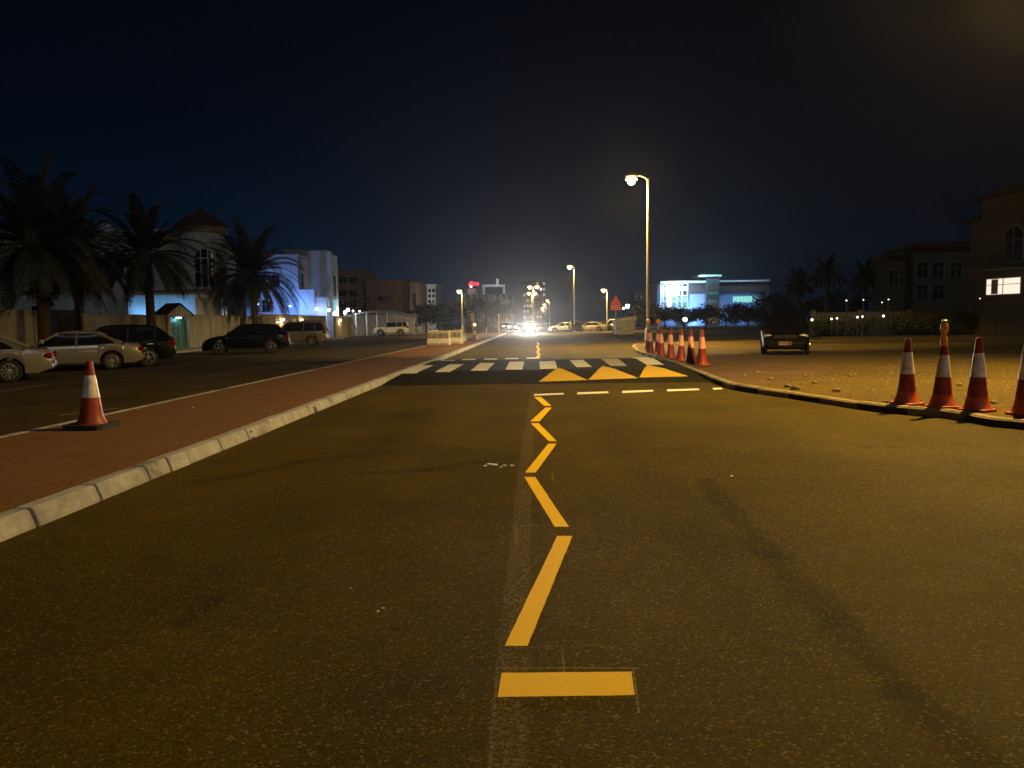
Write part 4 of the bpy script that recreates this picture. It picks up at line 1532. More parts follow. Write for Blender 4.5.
# entrance porch with green door
t = thing('entrance_porch', 'small gabled porch framing a green door in the pale wall', 'porch', (0, 0, 0))
q = MB()
for yy in (49.62, 52.63):
    q.box(WX - .6, WX + .2, yy - .17, yy + .17, 0, 2.35)
q.box(WX - .6, WX + .2, 49.79, 52.46, 2.2, 2.35)
q.build('pillars', MT['wall'], t, bevel=.02)
q = MB()
q.add([(WX - .6, 49.3, 2.352), (WX - .6, 52.95, 2.352), (WX - .6, 51.125, 3.05), (WX + .26, 49.3, 2.352), (WX + .26, 52.95, 2.352), (WX + .26, 51.125, 3.05)], [(0, 1, 2), (3, 5, 4), (0, 3, 4, 1), (1, 4, 5, 2), (2, 5, 3, 0)])
q.build('gable', MT['villa'], t)
q = MB()
q.bar((WX - .18, 49.15, 2.36), (WX - .18, 51.125, 3.12), .98, .07)
q.bar((WX - .18, 53.1, 2.36), (WX - .18, 51.125, 3.12), .98, .07)
q.build('roof', MT['tiles'], t)
q = MB()
prof_ = [(49.8, .1), (52.45, .1), (52.45, 1.75)] + [(51.125 + 1.325 * math.cos(PI * i / 10), 1.75 + .42 * math.sin(PI * i / 10)) for i in range(1, 10)] + [(49.8, 1.75)]
n_ = len(prof_)
q.add([(WX - .05, a, b_) for a, b_ in prof_] + [(WX + .02, a, b_) for a, b_ in prof_], [tuple(range(n_)), tuple(range(n_, 2 * n_))] + [(i, (i + 1) % n_, (i + 1) % n_ + n_, i + n_) for i in range(n_)])
do = q.build('door', MT['green_door'], t)
q = MB()
q.box(WX + .021, WX + .05, 51.10, 51.15, .12, 2.1)
for yy in (50.2, 50.75, 51.5, 52.05):
    for zz0 in (.3, 1.15):
        q.box(WX + .021, WX + .038, yy - .16, yy + .16, zz0, zz0 + .65)
q.build('door_panel', MT['green_door'], do)
q = MB(); q.lathe([(.03, -.02), (.05, 0), (.03, .05)], 10, axis='x', c=(WX + .04, 51.3, 1.1)); q.build('door_handle', MT['chrome'], do)
q = MB(); q.box(WX + .05, WX + .19, 50.9, 51.4, 2.12, 2.198); q.build('lamp', MT['lamp_blue'], t)
light('porch_light', 'POINT', (WX + .22, 51.1, 2.0), (.35, .85, 1.0), 7, .1)

# pavement strip along the wall
q = MB()
q.prism([(WX + .0, 14), (WX + 2.6, 14), (WX + 2.6, 86), (WX + .0, 86)], -.06, .12)
struct(q.build('wall_pavement', MT['kerb']), 'narrow raised pavement along the pale boundary wall', 'pavement')

# villa with round tower
t = thing('tower_villa', 'cream villa with round tower under a dark conical roof', 'villa', (0, 0, 0))
q = MB(); q.box(-52, -29.5, 61, 76, -.05, 8.9); q.box(-52.2, -29.3, 60.8, 76.2, 8.9, 9.3); q.box(-29.498, -25.2, 59, 66, -.05, 4.4); q.box(-29.49, -25.0, 58.8, 66.2, 4.4, 4.6)
q.build('wall', MT['villa'], t)
tx, ty_, tr_ = -27.15, 63.0, 1.85
q = MB(); q.lathe([(tr_, 0), (tr_, 9.1), (tr_ + .12, 9.15), (tr_ + .12, 9.4), (tr_ + .28, 9.45), (tr_ + .28, 9.55)], 40, c=(tx, ty_, 0)); q.build('tower', MT['villa'], t, 30)
q = MB(); q.lathe([(tr_ + .5, 9.55), (tr_ + .47, 9.64), (.12, 11.1), (.04, 11.3)], 40, c=(tx, ty_, 0)); q.build('tower_roof', MT['tiles'], t, 30)
# arched tower window facing the lot
ang = math.atan2(-ty_, -tx) + .05
wroot = MB()
for k in range(2):
    pass
w_ = 1.5
N = 12
pts = []
z0_, zs, = 4.7, 7.0
gl = MB(); fr = MB()
for i in range(N):
    a0 = -w_ / 2 + w_ * i / N
    a1 = -w_ / 2 + w_ * (i + 1) / N
    def topz(a): return zs + math.sqrt(max(0, (w_ / 2) ** 2 - a * a))
    def pt(a, z, o): return (tx + (tr_ + o) * math.cos(ang + a / tr_), ty_ + (tr_ + o) * math.sin(ang + a / tr_), z)
    gl.quad(pt(a0, z0_, .02), pt(a1, z0_, .02), pt(a1, topz(a1), .02), pt(a0, topz(a0), .02))
    fr.bar(pt(a0, topz(a0) + .05, .03), pt(a1, topz(a1) + .05, .03), .08, .12)
for a in (-w_ / 2 - .04, -w_ * .17, w_ * .17, w_ / 2 + .04):
    fr.bar(pt(a, z0_, .04), pt(a, topz(min(max(a, -w_ / 2), w_ / 2)), .04), .07, .07)
for z in (z0_ - .05, 5.9, 7.0):
    for i in range(N):
        a0 = -w_ / 2 + w_ * i / N
        a1 = -w_ / 2 + w_ * (i + 1) / N
        fr.bar(pt(a0, z, .04), pt(a1, z, .04), .06, .06)
fo = fr.build('arched_window', MT['villa_white'], t)
gl.build('pane', MT['win_dark'], fo)
for (x, z) in ((-33.5, 6.4), (-38, 6.4), (-43, 6.4), (-38, 2.0), (-43, 2.0)):
    window(t, 'y', (x, z), 1.4, 1.7, 61.0, out=-1)
window(t, 'x', (62, 3.0), 1.2, 1.5, -25.2)
# blue light flooding the court between the wall and the villa
for (x, y_, z, pw) in ((-27.6, 55.5, 2.3, 700), (-31.0, 57.2, 2.0, 900), (-34.0, 58.5, 2.0, 700)):
    pass


def flood(label, loc, color, power, m, name='wall_lamp', cat='wall lamp', group='small lamps on the villas', r=.12, post=False):
    t = thing(name, label, cat, loc, 0, group)
    q = MB()
    q.lathe([(r * .5, -r), (r, -r * .5), (r, r * .5), (r * .5, r)], 14)
    q.build('lens', MT[m], t, 50)
    q = MB()
    if post:
        q.tube([(0, 0, -loc[2]), (0, 0, -r * .9)], .04, 8)
        q.build('post', MT['gate_dark'], t)
    else:
        q.lathe([(r * .8, r), (r * 1.1, r * 1.15), (r * .6, r * 1.6)], 14)
        q.build('hood', MT['grey_paint'], t, 40)
    if power:
        light('lamp_glow', 'POINT', (0, 0, -r * 1.6), color, power, .1, t)
    return t


BLUE = (.13, .46, 1.0)
t = thing('garden_annex', 'low white annex glowing blue behind the green door porch', 'annex', (0, 0, 0))
q = MB(); q.box(-30.4, -25.3, 57.0, 58.4, -.05, 3.75); q.box(-30.6, -25.1, 56.8, 58.6, 3.75, 3.95)
q.build('wall', MT['villa_white'], t)
for x in (-26.6, -28.9):
    window(t, 'y', (x, 1.7), .8, 1.3, 57.0, out=-1)
flood('blue garden flood lamp left of the green door porch', (-29.4, 56.0, 2.4), BLUE, 170, 'lamp_blue', post=True)
flood('blue garden flood lamp right of the green door porch', (-26.5, 56.0, 2.4), BLUE, 170, 'lamp_blue', post=True)

for (x, z) in ((-35.6, 4.6), (-40.6, 4.6), (-45.5, 4.6)):
    q = MB()
    q.box(x - .45, x + .45, 60.62, 60.998, z, z + .62)
    o_ = q.build('air_conditioner', MT['grey_paint'], bpy.data.objects['tower_villa'], bevel=.02)
q = MB()
q.lathe([(.7, 9.3), (.75, 9.4), (.75, 10.5), (.3, 10.75)], 20, c=(-38, 68, 0))
q.build('water_tank', MT['villa_white'], bpy.data.objects['tower_villa'], 40)

# blue-lit white villa
t = thing('white_villa', 'stepped white villa washed in blue light', 'villa', (0, 0, 0))
def bxp(mb, px0, px1, pytop, Y, depth, z0=-.05):
    a, b_ = atY(px0, 315, Y), atY(px1, 315, Y)
    z = atY((px0 + px1) / 2, pytop, Y).z
    mb.box(a.x, b_.x, Y, Y + depth, z0, z)
    return a.x, b_.x, z
q = MB()
x0, x1, zt = bxp(q, 246, 299.5, 256.5, 98, 5.2)
q.box(x0 - .1, x1 + .1, 97.9, 103.3, zt, zt + .25)
x0b, x1b, ztb = bxp(q, 299.5, 315, 289.5, 96.4, 1.0)
bxp(q, 315.2, 327, 297, 96.6, .9)
q.build('wall', MT['villa_white'], t)
q = MB()
x0c, x1c, ztc = bxp(q, 308, 329, 250.5, 103.6, 2.5)
q.build('stair_tower', MT['villa_white'], t)
q = MB()
x0d, x1d, ztd = bxp(q, 328.5, 332.3, 254, 98.5, 3.4)
q.build('side_tower', MT['villa_white'], t)
q = MB()
q.box(x1 - 1.9, x1 - .1, 98.6, 102.8, zt + .26, zt + .95)
q.build('parapet', MT['concrete'], t)
a = atY(303, 281, 98)
window(t, 'x', (99.6, a.z), 1.0, 1.9, x1, out=1)
a = atY(333.5, 286, 99.5)
window(t, 'x', (100.0, a.z), 1.1, 2.6, x1d, out=1)
a = atY(333.5, 305, 99.5)
window(t, 'x', (99.6, a.z), 1.3, 1.4, x1d, pane='lit_cyan', out=1)
for (px, py) in ((262, 281), (276, 281), (266, 306)):
    a = atY(px, py, 98)
    window(t, 'y', (a.x, a.z), .9, 1.5, 98, out=-1)
for (px, py, Y, l, m, c, pw, r) in [
    (317, 309, 95.6, 'white blue wall lamp on the stepped white villa', 'lamp_white', (.25, .5, 1.0), 50, .16),
    (329, 310, 95.6, 'white lamp right of the blue lit doorway', 'lamp_white', (.3, .55, 1.0), 60, .16),
    (290, 306, 94, 'blue lamp hidden behind the spreading palm', 'lamp_blue', (.14, .32, 1.0), 700, .12),
    (268, 300, 93, 'blue lamp deep behind the spreading palm', 'lamp_blue', (.14, .32, 1.0), 700, .12),
    (345, 312.5, 100, 'left of two bright white lamps over the fence', 'lamp_white', (.7, .85, 1.0), 200, .2),
    (347.8, 310, 101, 'upper of two bright white lamps over the fence', 'lamp_white', (.7, .85, 1.0), 100, .2),
    (353, 311, 102, 'dim white lamp third along the fence top', 'lamp_white', (.7, .85, 1.0), 30, .1),
    (359.5, 311, 103, 'small white lamp at the carport end of the fence', 'lamp_white', (.7, .85, 1.0), 20, .08),
    (258, 304, 70, 'small white lamp seen through the spreading palm fronds', 'lamp_white', (.8, .9, 1.0), 15, .07),
    (226.5, 292, 66.5, 'tiny white lamp left of the spreading palm trunk', 'lamp_white', (.8, .9, 1.0), 10, .05),
]:
    a = atY(px, py, Y)
    flood(l, a, c, pw, m, r=r)
# warm sconces on the cream walls
for (px, l) in ((280, 'warm sconce left on the cream wall behind the bronze SUV'), (299, 'warm sconce right on the cream wall behind the bronze SUV'), (338.5, 'warm sconce on the short cream wall near the fence'),
                (274.5, 'small dim sconce beside the left warm sconce'), (293.5, 'small dim sconce beside the right warm sconce')):
    Y = -(WX) * FPX / (535 - px)
    big = px in (280, 299, 338.5)
    flood(l, (WX + .22, Y, 2.1 if big else 1.9), WARM, 75 if big else 12, 'lamp_warm', r=.10 if big else .05, group='warm sconces on the cream wall')

# ladder leaning near the fence, corrugated fence, carport
q = MB()
a, b_ = atY(346, 319, 100), atY(357, 336, 97)
for s in (0, .55):
    q.bar((a.x + s, a.y, a.z), (b_.x + s, b_.y, .0), .09)
for k in range(7):
    f = k / 7
    c_ = Vector((a.x, a.y, a.z)).lerp(Vector((b_.x, b_.y, 0)), f + .08)
    q.bar((c_.x, c_.y, c_.z), (c_.x + .55, c_.y, c_.z), .05)
tag(q.build('ladder', MT['galv']), 'pale ladder leaning against the fence by the bright sconce', 'ladder')
t = thing('sheet_fence', 'dark corrugated sheet fence behind the white off-roader', 'fence', (0, 0, 0))
q = MB()
fa, fb = atY(345, 320, 103), atY(424, 320, 118)
n_ = 60
vs = []
for i in range(n_ + 1):
    f = i / n_
    x, y_ = fa.x + (fb.x - fa.x) * f, fa.y + (fb.y - fa.y) * f
    o = .09 * (i % 2)
    vs += [(x, y_ + o, 0), (x, y_ + o, 2.9)]
q.add(vs, [(2 * i, 2 * i + 2, 2 * i + 3, 2 * i + 1) for i in range(n_)])
so = q.build('sheet', MT['fence'], t)
for i in range(9):
    f = i / 8
    x, y_ = fa.x + (fb.x - fa.x) * f, fa.y + (fb.y - fa.y) * f
    q = MB()
    q.box(x - .1, x + .1, y_ - .2, y_ - .02, 0, 3.1)
    q.build('post', MT['galv'], t)
t = thing('carport', 'curved pale shade canopy over the white off-roader', 'carport', (0, 0, 0))
q = MB()
N = 20
vs = []
for i in range(N + 1):
    f = i / N
    a = atY(358 + 58 * f, 312.5 - 3.5 * math.sin(PI * min(1, f * 1.15)) + 3.5 * f, 104)
    vs += [(a.x, 101.5, a.z - .3), (a.x, 107, a.z + .1), (a.x, 101.5, a.z - .24), (a.x, 107, a.z + .16)]
fs = []
for i in range(N):
    o = 4 * i
    fs += [(o, o + 4, o + 5, o + 1), (o + 2, o + 3, o + 7, o + 6), (o, o + 2, o + 6, o + 4), (o + 1, o + 5, o + 7, o + 3)]
q.add(vs, fs)
q.build('canopy', MT['shade'], t, 50)
for px in (360, 386, 413):
    a = atY(px, 318, 106)
    q = MB(); q.tube([(a.x, 106.5, 0), (a.x, 106.5, 2.9)], .07, 8); q.build('post', MT['galv'], t)

# brown apartment blocks
t = thing('apartment_building', 'dark brown three storey apartment block behind the fence', 'building', (0, 0, 0))
q = MB()
x0, x1, zt = bxp(q, 330, 366, 271.5, 150, 12)
q.box(x0 - .2, x1 + .2, 149.8, 162.2, zt, zt + .35)
q.build('wall', MT['brown'], t)
for px in (343, 353):
    for py in (280, 293, 304):
        a = atY(px, py, 150)
        window(t, 'y', (a.x, a.z), 1.5, 1.2, 150, out=-1)
t = thing('apartment_building', 'long brown building with a lit right gable above the carport', 'building', (0, 0, 0))
q = MB()
x0, x1, zt = bxp(q, 366.5, 410, 281.5, 148, 14)
q.box(x0 - .1, x1 + .1, 147.9, 162.1, zt, zt + .3)
q.build('wall', MT['brown'], t)
q = MB()
xa, xb, zt2 = bxp(q, 410.3, 418, 282, 147.2, 13)
q.build('gable_wing', MT['villa_dark'], t)
a = atY(414.5, 300, 147.2)
window(t, 'y', (a.x, a.z), .5, 2.6, 147.2, out=-1)
for px in (364, 378, 384):
    a = atY(px + 3, 299, 148)
    window(t, 'y', (a.x, a.z), 1.2, .9, 148, out=-1)
light('gable_light', 'POINT', (xb + 4, 144.5, 4), (1.0, .6, .3), 420, .2)
t = thing('apartment_building', 'small distant white apartment block beside the brown gable', 'building', (0, 0, 0))
q = MB()
x0, x1, zt = bxp(q, 417, 436, 286, 230, 14)
q.box(x0 - .3, x1 + .3, 229.7, 244, zt, zt + .5)
q.build('wall', MT['villa_white'], t)
for px in (420.5, 425, 429.5, 433.5):
    for py in (290.5, 296, 301.5):
        a = atY(px, py, 230)
        window(t, 'y', (a.x, a.z), .8, 1.0, 230, out=-1, frame=False)
a = atY(426, 295, 222)
light('block_light', 'POINT', (a.x, 218, 7), (.9, .9, .8), 1500, .3)

# building with red rooftop sign
t = thing('office_building', 'grey office block with ribbed facade under a red rooftop sign', 'building', (0, 0, 0))
q = MB()
x0, x1, zt = bxp(q, 464, 511, 294.5, 220, 25)
q.build('wall', MT['concrete'], t)
q = MB()
for i in range(16):
    x = x0 + (x1 - x0) * (i + .5) / 16
    q.box(x - .14, x + .14, 219.7, 219.998, 0, zt - .6)
q.build('ribs', MT['concrete'], t)
q = MB()
xa, xb, za = bxp(q, 468, 477, 288.5, 222, 8, zt + .002)
q.build('roof_block', MT['villa_white'], t)
q = MB()
xa, xb = atY(482.5, 300, 219).x, atY(505, 300, 219).x
zt3 = atY(490, 284.5, 219).z
q.box(xa, xb, 219, 222, zt3 - .6, zt3)
q.box(xa, xa + .6, 219, 222, zt, zt3 - .6)
q.box(xb - .6, xb, 219, 222, zt, zt3 - .6)
q.box(xa + 4, xa + 4.6, 219, 222, zt3, zt3 + 1.6)
q.build('roof_frame', MT['villa_white'], t)
for i in range(8):
    for j in range(3):
        x = x0 + (x1 - x0) * (i + .5) / 8
        window(t, 'y', (x + .42, 2.5 + j * 3.1), .8, 1.5, 220, out=-1, frame=False, pane='win_dark')
light('roof_light', 'POINT', ((xa + xb) / 2, 216.0, zt3 + 1), (.8, .88, 1.0), 300, .3)
t = thing('rooftop_sign', 'glowing red rooftop sign on the grey office block', 'sign', (0, 0, 0))
q = MB()
a = atY(472.8, 283.3, 221)
W_ = 3.0
pts = [(a.x - 1.2, 221, a.z - .55), (a.x - .9, 221, a.z + .1), (a.x - .35, 221, a.z + .5), (a.x + .1, 221, a.z + .25)]
q.tube(pts, .16, 8)
q.tube([(a.x - 1.0, 221, a.z - .15), (a.x + .1, 221, a.z - .1)], .14, 8)
for k in range(4):
    q.tube([(a.x + .35 + k * .42, 221, a.z - .35), (a.x + .35 + k * .42, 221, a.z + .3)], .13, 8)
q.tube([(a.x - 1.3, 221, a.z - .6), (a.x + 1.9, 221, a.z - .5)], .09, 8)
q.build('lettering', MT['neon'], t)
q = MB()
q.lathe([(.1, -.2), (.35, 0), (.1, .2)], 12, axis='y', c=(a.x - .5, 220.8, a.z - .9))
q.build('spot', MT['neon_white'], t)
q = MB()
for k in (-.8, 1.2):
    q.tube([(a.x + k, 221.3, za), (a.x + k, 221.3, a.z)], .07, 6)
q.build('support', MT['galv'], t)

# far tower with lit windows
t = thing('apartment_tower', 'distant apartment tower with scattered lit windows behind the twin lamps', 'building', (0, 0, 0))
q = MB()
x0, x1, zt = bxp(q, 523, 546, 281, 430, 18)
q.build('wall', MT['concrete'], t)
q = MB()
for j in range(7):
    z = 3 + j * 3.1
    q.box(x0 - .5, x1 + .5, 429.2, 429.99, z - .15, z + .15)
q.build('balcony_slabs', MT['concrete'], t)
rt_ = random.Random(8)
for i in range(7):
    for j in range(7):
        x = x0 + (x1 - x0) * (i + .5) / 7
        lit = rt_.random() < .30
        window(t, 'y', (x, 4.4 + j * 3.05), 1.0, 1.3, 430, out=-1, frame=False, pane='lit_white' if lit and rt_.random() < .22 else ('lit_dim' if lit else 'win_dark'))

# faint grid building right of the tall lamp
t = thing('apartment_building', 'faint distant block with pale floor bands left of the lit building', 'building', (0, 0, 0))
q = MB()
x0, x1, zt = bxp(q, 634, 660, 289, 300, 14)
q.build('wall', MT['concrete'], t)
q = MB()
for j in range(5):
    q.box(x0, x1, 299.8, 299.99, 2 + j * 2.4, 2.3 + j * 2.4)
q.build('floor_bands', MT['villa_white'], t)
for i in range(5):
    for j in range(4):
        window(t, 'y', (x0 + (x1 - x0) * (i + .5) / 5, 3.5 + j * 2.4), 1.1, 1.2, 300, out=-1, frame=False, pane='win_dark')
for (px, py, l, r) in ((627.5, 306.3, 'bright bluish white lamp right of the warning sign', .42), (623.5, 308.3, 'small bluish lamp beside the bright bluish lamp', .22)):
    a = atY(px, py, 170)
    flood(l, a, (.7, .85, 1), 60, 'lamp_white', r=r, post=True, name='lamp_post', cat='lamp', group='far white lamps')
a = atY(685, 319.5, 130)
flood('round white lamp glowing in front of the dark trees', a, (.6, .8, 1), 60, 'lamp_white', r=.32, post=True, name='lamp_post', cat='lamp', group='far white lamps')

# modern lit building
t = thing('modern_building', 'modern building with glowing white corner and blue cladding', 'building', (0, 0, 0))
YB_ = 200
def pz(px, py, Y=YB_): return atY(px, py, Y)
q = MB()
a, b_ = pz(661, 318), pz(769, 318)
q.box(pz(688, 300).x, b_.x, YB_ + .3, YB_ + 24, 0, pz(720, 283).z)
q.box(a.x, pz(688, 300).x, YB_ + 6, YB_ + 24, 0, pz(675, 283).z)
q.build('wall', MT['clad_blue'], t)
q = MB()
z0_, z1_ = pz(720, 293).z, pz(720, 283.5).z
q.box(pz(688, 300).x, pz(704.5, 300).x, YB_ - .1, YB_ + .29, z0_, z1_)
q.box(pz(718.5, 300).x, b_.x, YB_ - .1, YB_ + .29, z0_, z1_)
q.build('dark_band', MT['clad_dark'], t)
q = MB()
zt_ = pz(711, 277).z
q.box(pz(705, 300).x, pz(718, 300).x, YB_ - 1.5, YB_ + 8, 0, zt_)
q.build('tower', MT['clad_dark'], t)
q = MB()
q.box(pz(697.5, 300).x, pz(719.5, 300).x, YB_ - 2.2, YB_ + 9, zt_ + .002, zt_ + .45)
q.build('tower_roof', MT['roof_metal'], t)
q = MB()
for (u0, u1, v) in ((706.5, 716.5, 292), (706.5, 716.5, 300)):
    q.box(pz(u0, 300).x, pz(u1, 300).x, YB_ - 1.56, YB_ - 1.502, pz(711, v + 3).z, pz(711, v).z)
q.build('tower_window', MT['clad_green'], t)
q = MB()
q.box(pz(660, 300).x, pz(705, 300).x, YB_ - 1.2, YB_ + 24.3, pz(680, 283.4).z, pz(680, 281.2).z)
q.box(pz(718.2, 300).x, pz(768.5, 300).x, YB_ - 1.2, YB_ + 24.3, pz(740, 282.0).z, pz(740, 280.3).z)
q.build('roof', MT['roof_metal'], t)
# glazed corner: mullioned
q = MB()
xa, xb = pz(660.5, 300).x, pz(687.5, 300).x
zb0, zb1 = pz(675, 308).z, pz(675, 283.6).z
for i in range(6):
    x = xa + (xb - xa) * i / 5
    q.box(x - .12, x + .12, YB_ - .2, YB_ + .1, zb0, zb1)
for j in range(5):
    z = zb0 + (zb1 - zb0) * j / 4
    q.box(xa, xb, YB_ - .17, YB_ + .07, z - .1, z + .1)
q.build('mullions', MT['roof_metal'], t)
def lit(u0, u1, v0, v1, m, nm='window', y=YB_ + .12):
    q = MB()
    q.box(pz(u0, 300).x, pz(u1, 300).x, y, y + .05, pz((u0 + u1) / 2, v1).z, pz((u0 + u1) / 2, v0).z)
    return q.build(nm, MT[m], t)
lit(667.5, 680, 285, 296, 'lit_white')
lit(680.2, 686.8, 286, 291, 'clad_blue')
lit(661.5, 667.3, 285, 307, 'clad_blue')
lit(672, 687, 297, 300.5, 'lit_aqua')
lit(672, 687, 303, 306, 'lit_cyan')
lit(667.5, 671.8, 296.2, 307, 'lit_white')
lit(733, 756, 296.3, 302.2, 'lit_aqua', y=YB_ + .2)
q = MB()
for i in range(14):
    x = pz(733 + 23 * i / 13, 300).x
    q.box(x - .08, x + .08, YB_ + .05, YB_ + .19, pz(745, 302.4).z, pz(745, 296.1).z)
q.build('window_bars', MT['roof_metal'], t)
lit(756.4, 760, 297.5, 301, 'lit_cyan', y=YB_ + .2)
a = pz(675, 284)
light('corner_flood', 'POINT', (a.x, YB_ - 3.5, a.z - 1.2), (.6, .8, 1.0), 5200, .4)
for u, pw in ((694, 2600), (740, 420), (727, 260)):
    a = pz(u, 306)
    light('facade_flood', 'SPOT', (a.x, YB_ - 4, 1.5), (.20, .42, 1.0), pw * 2.2, .3, rot=(R(115), 0, 0), size=120)
a = pz(711, 276)
light('roof_flood', 'POINT', (a.x, YB_ - 5, zt_ + 2.5), (.35, .95, 1.0), 900, .3)
a = pz(745, 278)
light('eave_flood', 'POINT', (a.x, YB_ - 5, pz(740, 279).z + 2), (.6, .75, 1.0), 500, .3)
a = pz(698, 278)
light('eave_flood', 'POINT', (a.x, YB_ - 4, pz(698, 279).z + 1.6), (.4, .8, 1.0), 800, .3)
a = pz(711, 300)
light('tower_flood', 'SPOT', (a.x, YB_ - 6, 1.0), (1.0, .8, .4), 2600, .3, rot=(R(112), 0, 0), size=60)

# dark villas at right
t = thing('low_villa', 'unlit beige villa with overhanging flat roofs left of the lit villa', 'villa', (0, 0, 0))
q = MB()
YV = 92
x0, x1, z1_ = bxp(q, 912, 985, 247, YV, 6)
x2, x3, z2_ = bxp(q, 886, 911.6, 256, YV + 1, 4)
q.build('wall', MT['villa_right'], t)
q = MB()
q.box(x0 - .5, x1 + .5, YV - .6, YV + 6.6, z1_, z1_ + .35)
q.box(x2 - .4, x0 - .51, YV + .4, YV + 5.4, z2_, z2_ + .3)
q.box(x0 + 1.0, x1 - 1.0, YV + 1, YV + 5, z1_ + .352, z1_ + .8)
q.build('roof', MT['tiles'], t)
for (px, py) in ((922, 270), (938, 270), (956, 270), (894, 278), (904, 278), (922, 292), (938, 292)):
    a = atY(px, py, YV if px > 911 else YV + 1)
    window(t, 'y', (a.x, a.z), 1.3, 1.8, YV if px > 911 else YV + 1, out=-1)

t = thing('lit_villa', 'cream villa at the right edge with brightly lit ground floor windows', 'villa', (0, 0, 0), 0)
t.location = (34.1, 60.5, 0)
t.rotation_euler = (0, 0, R(-90 + 14))
# local: x along facade (towards the camera), -y side faces the road -> use +x axis along, facade at y=0 facing -y
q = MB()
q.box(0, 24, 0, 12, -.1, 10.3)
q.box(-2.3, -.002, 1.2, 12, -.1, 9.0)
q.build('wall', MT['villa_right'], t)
q = MB()
q.frustum((-.7, 24.7, -.7, 12.7), (5, 19, 5.2, 6.8), 10.302, 13.2)
q.frustum((-3.0, -.71, .5, 12.7), (-2.2, -.71, 3, 10), 9.002, 9.9)
q.build('roof', MT['tiles'], t)
for x in (3.0, 7.4, 11.8, 16):
    window(t, 'y', (x, 6.7), 1.6, 2.6, 0, out=-1, arch=True)
for (x, w_) in ((2.2, 3.0), (6.3, 3.6), (10.6, 3.6)):
    window(t, 'y', (x, 3.7), w_, 1.15, 0, pane='lit_cream', out=-1, bars=1)
q = MB()
q.box(1.15, 1.75, -.05, -.0315, 3.15, 4.25)  # dark panel standing in for a pillar inside the lit window
q.build('dark_pillar', MT['villa_dark'], t)
q = MB()
q.box(-.2, 14, -1.3, -.002, 4.9, 5.1)
q.build('balcony', MT['villa_right'], t)
q = MB()
q.bar((-.1, -1.25, 6.0), (13.9, -1.25, 6.0), .06)
for i in range(57):
    x = -.05 + 13.9 * i / 56
    q.bar((x, -1.25, 5.1), (x, -1.25, 6.0), .025)
q.build('railing', MT['gate_dark'], t)
light('porch_light', 'POINT', (6, -.9, 4.6), (1.0, .82, .62), 30, .15, t)

# garden wall behind the sandy lot
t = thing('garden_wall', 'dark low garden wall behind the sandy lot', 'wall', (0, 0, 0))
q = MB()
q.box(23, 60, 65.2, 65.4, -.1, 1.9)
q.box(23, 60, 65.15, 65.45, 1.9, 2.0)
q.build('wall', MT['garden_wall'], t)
q = MB()
for i in range(10):
    x = 23.2 + i * 4.0
    q.box(x - .2, x + .2, 65.1, 65.5, -.1, 2.15)
q.build('piers', MT['garden_wall'], t)
gl_ = [(812, 319.8, 60.5, .11, 'brightest garden light right of the lone dark car'), (831.5, 319, 60.3, .09, 'garden light left of a close pair'), (837, 318.3, 60.3, .08, 'garden light right of a close pair'), (857.5, 317.2, 60.2, .09, 'garden light left of the second close pair'),
       (862.5, 316.6, 60.2, .08, 'garden light right of the second close pair'), (883.5, 316, 60.2, .1, 'garden light behind the leftmost big cone'), (846.5, 300.5, 62, .08, 'high garden lamp left of the low villa'), (863.5, 299.8, 62, .07, 'high garden lamp at the low villa corner'),
       (882, 302.4, 62, .06, 'lower of two garden lamps before the low villa'), (888.5, 299.5, 62, .07, 'upper of two garden lamps before the low villa'), (980, 298.5, 58, .05, 'tiny garden lamp below the lit villa windows'), (971.5, 280, 64, .04, 'tiny lamp at the far corner of the lit villa')]
for (px, py, Y, r, l) in gl_:
    a = atY(px, py, Y)
    flood(l, a, (1, .93, .8), 6 if py > 310 else 3, 'lamp_garden', r=r * (.8 if py > 310 else .6), post=True, name='garden_lamp', cat='garden lamp', group='garden lamps along the right wall')

# ------------------------------------------------------------------ street furniture
# steel waste bin
p = G(624, 336.6, 0)
t = thing('waste_bin', 'dented pale steel waste bin with sloping lid beside the sign', 'waste bin', (p[0], p[1], 0), R(8))
q = MB()
q.frustum((-.85, .85, -.55, .55), (-1.0, 1.0, -.7, .7), .22, 1.55)
q.build('body', MT['bin'], t, bevel=.03)
q = MB()
for zz_ in (.6, 1.0, 1.4):
    f = (zz_ - .22) / 1.33
    q.box(-.86 - .15 * f, .86 + .15 * f, -.57 - .15 * f, .57 + .15 * f, zz_ - .03, zz_ + .03)
for xx in (-.5, 0, .5):
    q.bar((xx, -.56, .25), (xx * 1.15, -.715, 1.5), .07, .04)
q.build('ribs', MT['bin'], t)
q = MB()
q.add([(-1.05, -.75, 1.56), (1.05, -.75, 1.56), (1.05, .75, 1.56), (-1.05, .75, 1.56), (-.55, -.72, 1.80), (1.1, -.72, 2.02), (1.1, .72, 2.02), (-.55, .72, 1.80)],
      [(3, 2, 1, 0), (4, 5, 6, 7), (0, 1, 5, 4), (1, 2, 6, 5), (2, 3, 7, 6), (3, 0, 4, 7)])
q.build('lid', MT['bin'], t, bevel=.03)
for (x, y_) in ((-.7, -.45), (.7, -.45), (-.7, .45), (.7, .45)):
    q = MB(); q.lathe([(.06, -.05), (.11, -.04), (.11, .04), (.06, .05)], 14, axis='y', c=(x, y_, .11)); q.build('wheel', MT['tyre'], t)
q = MB(); q.bar((-1.0, -.2, .75), (-1.35, -.2, .05), .06); q.bar((-1.35, -.35, .04), (-1.9, -.5, .04), .06); q.build('tow_bar', MT['black'], t)

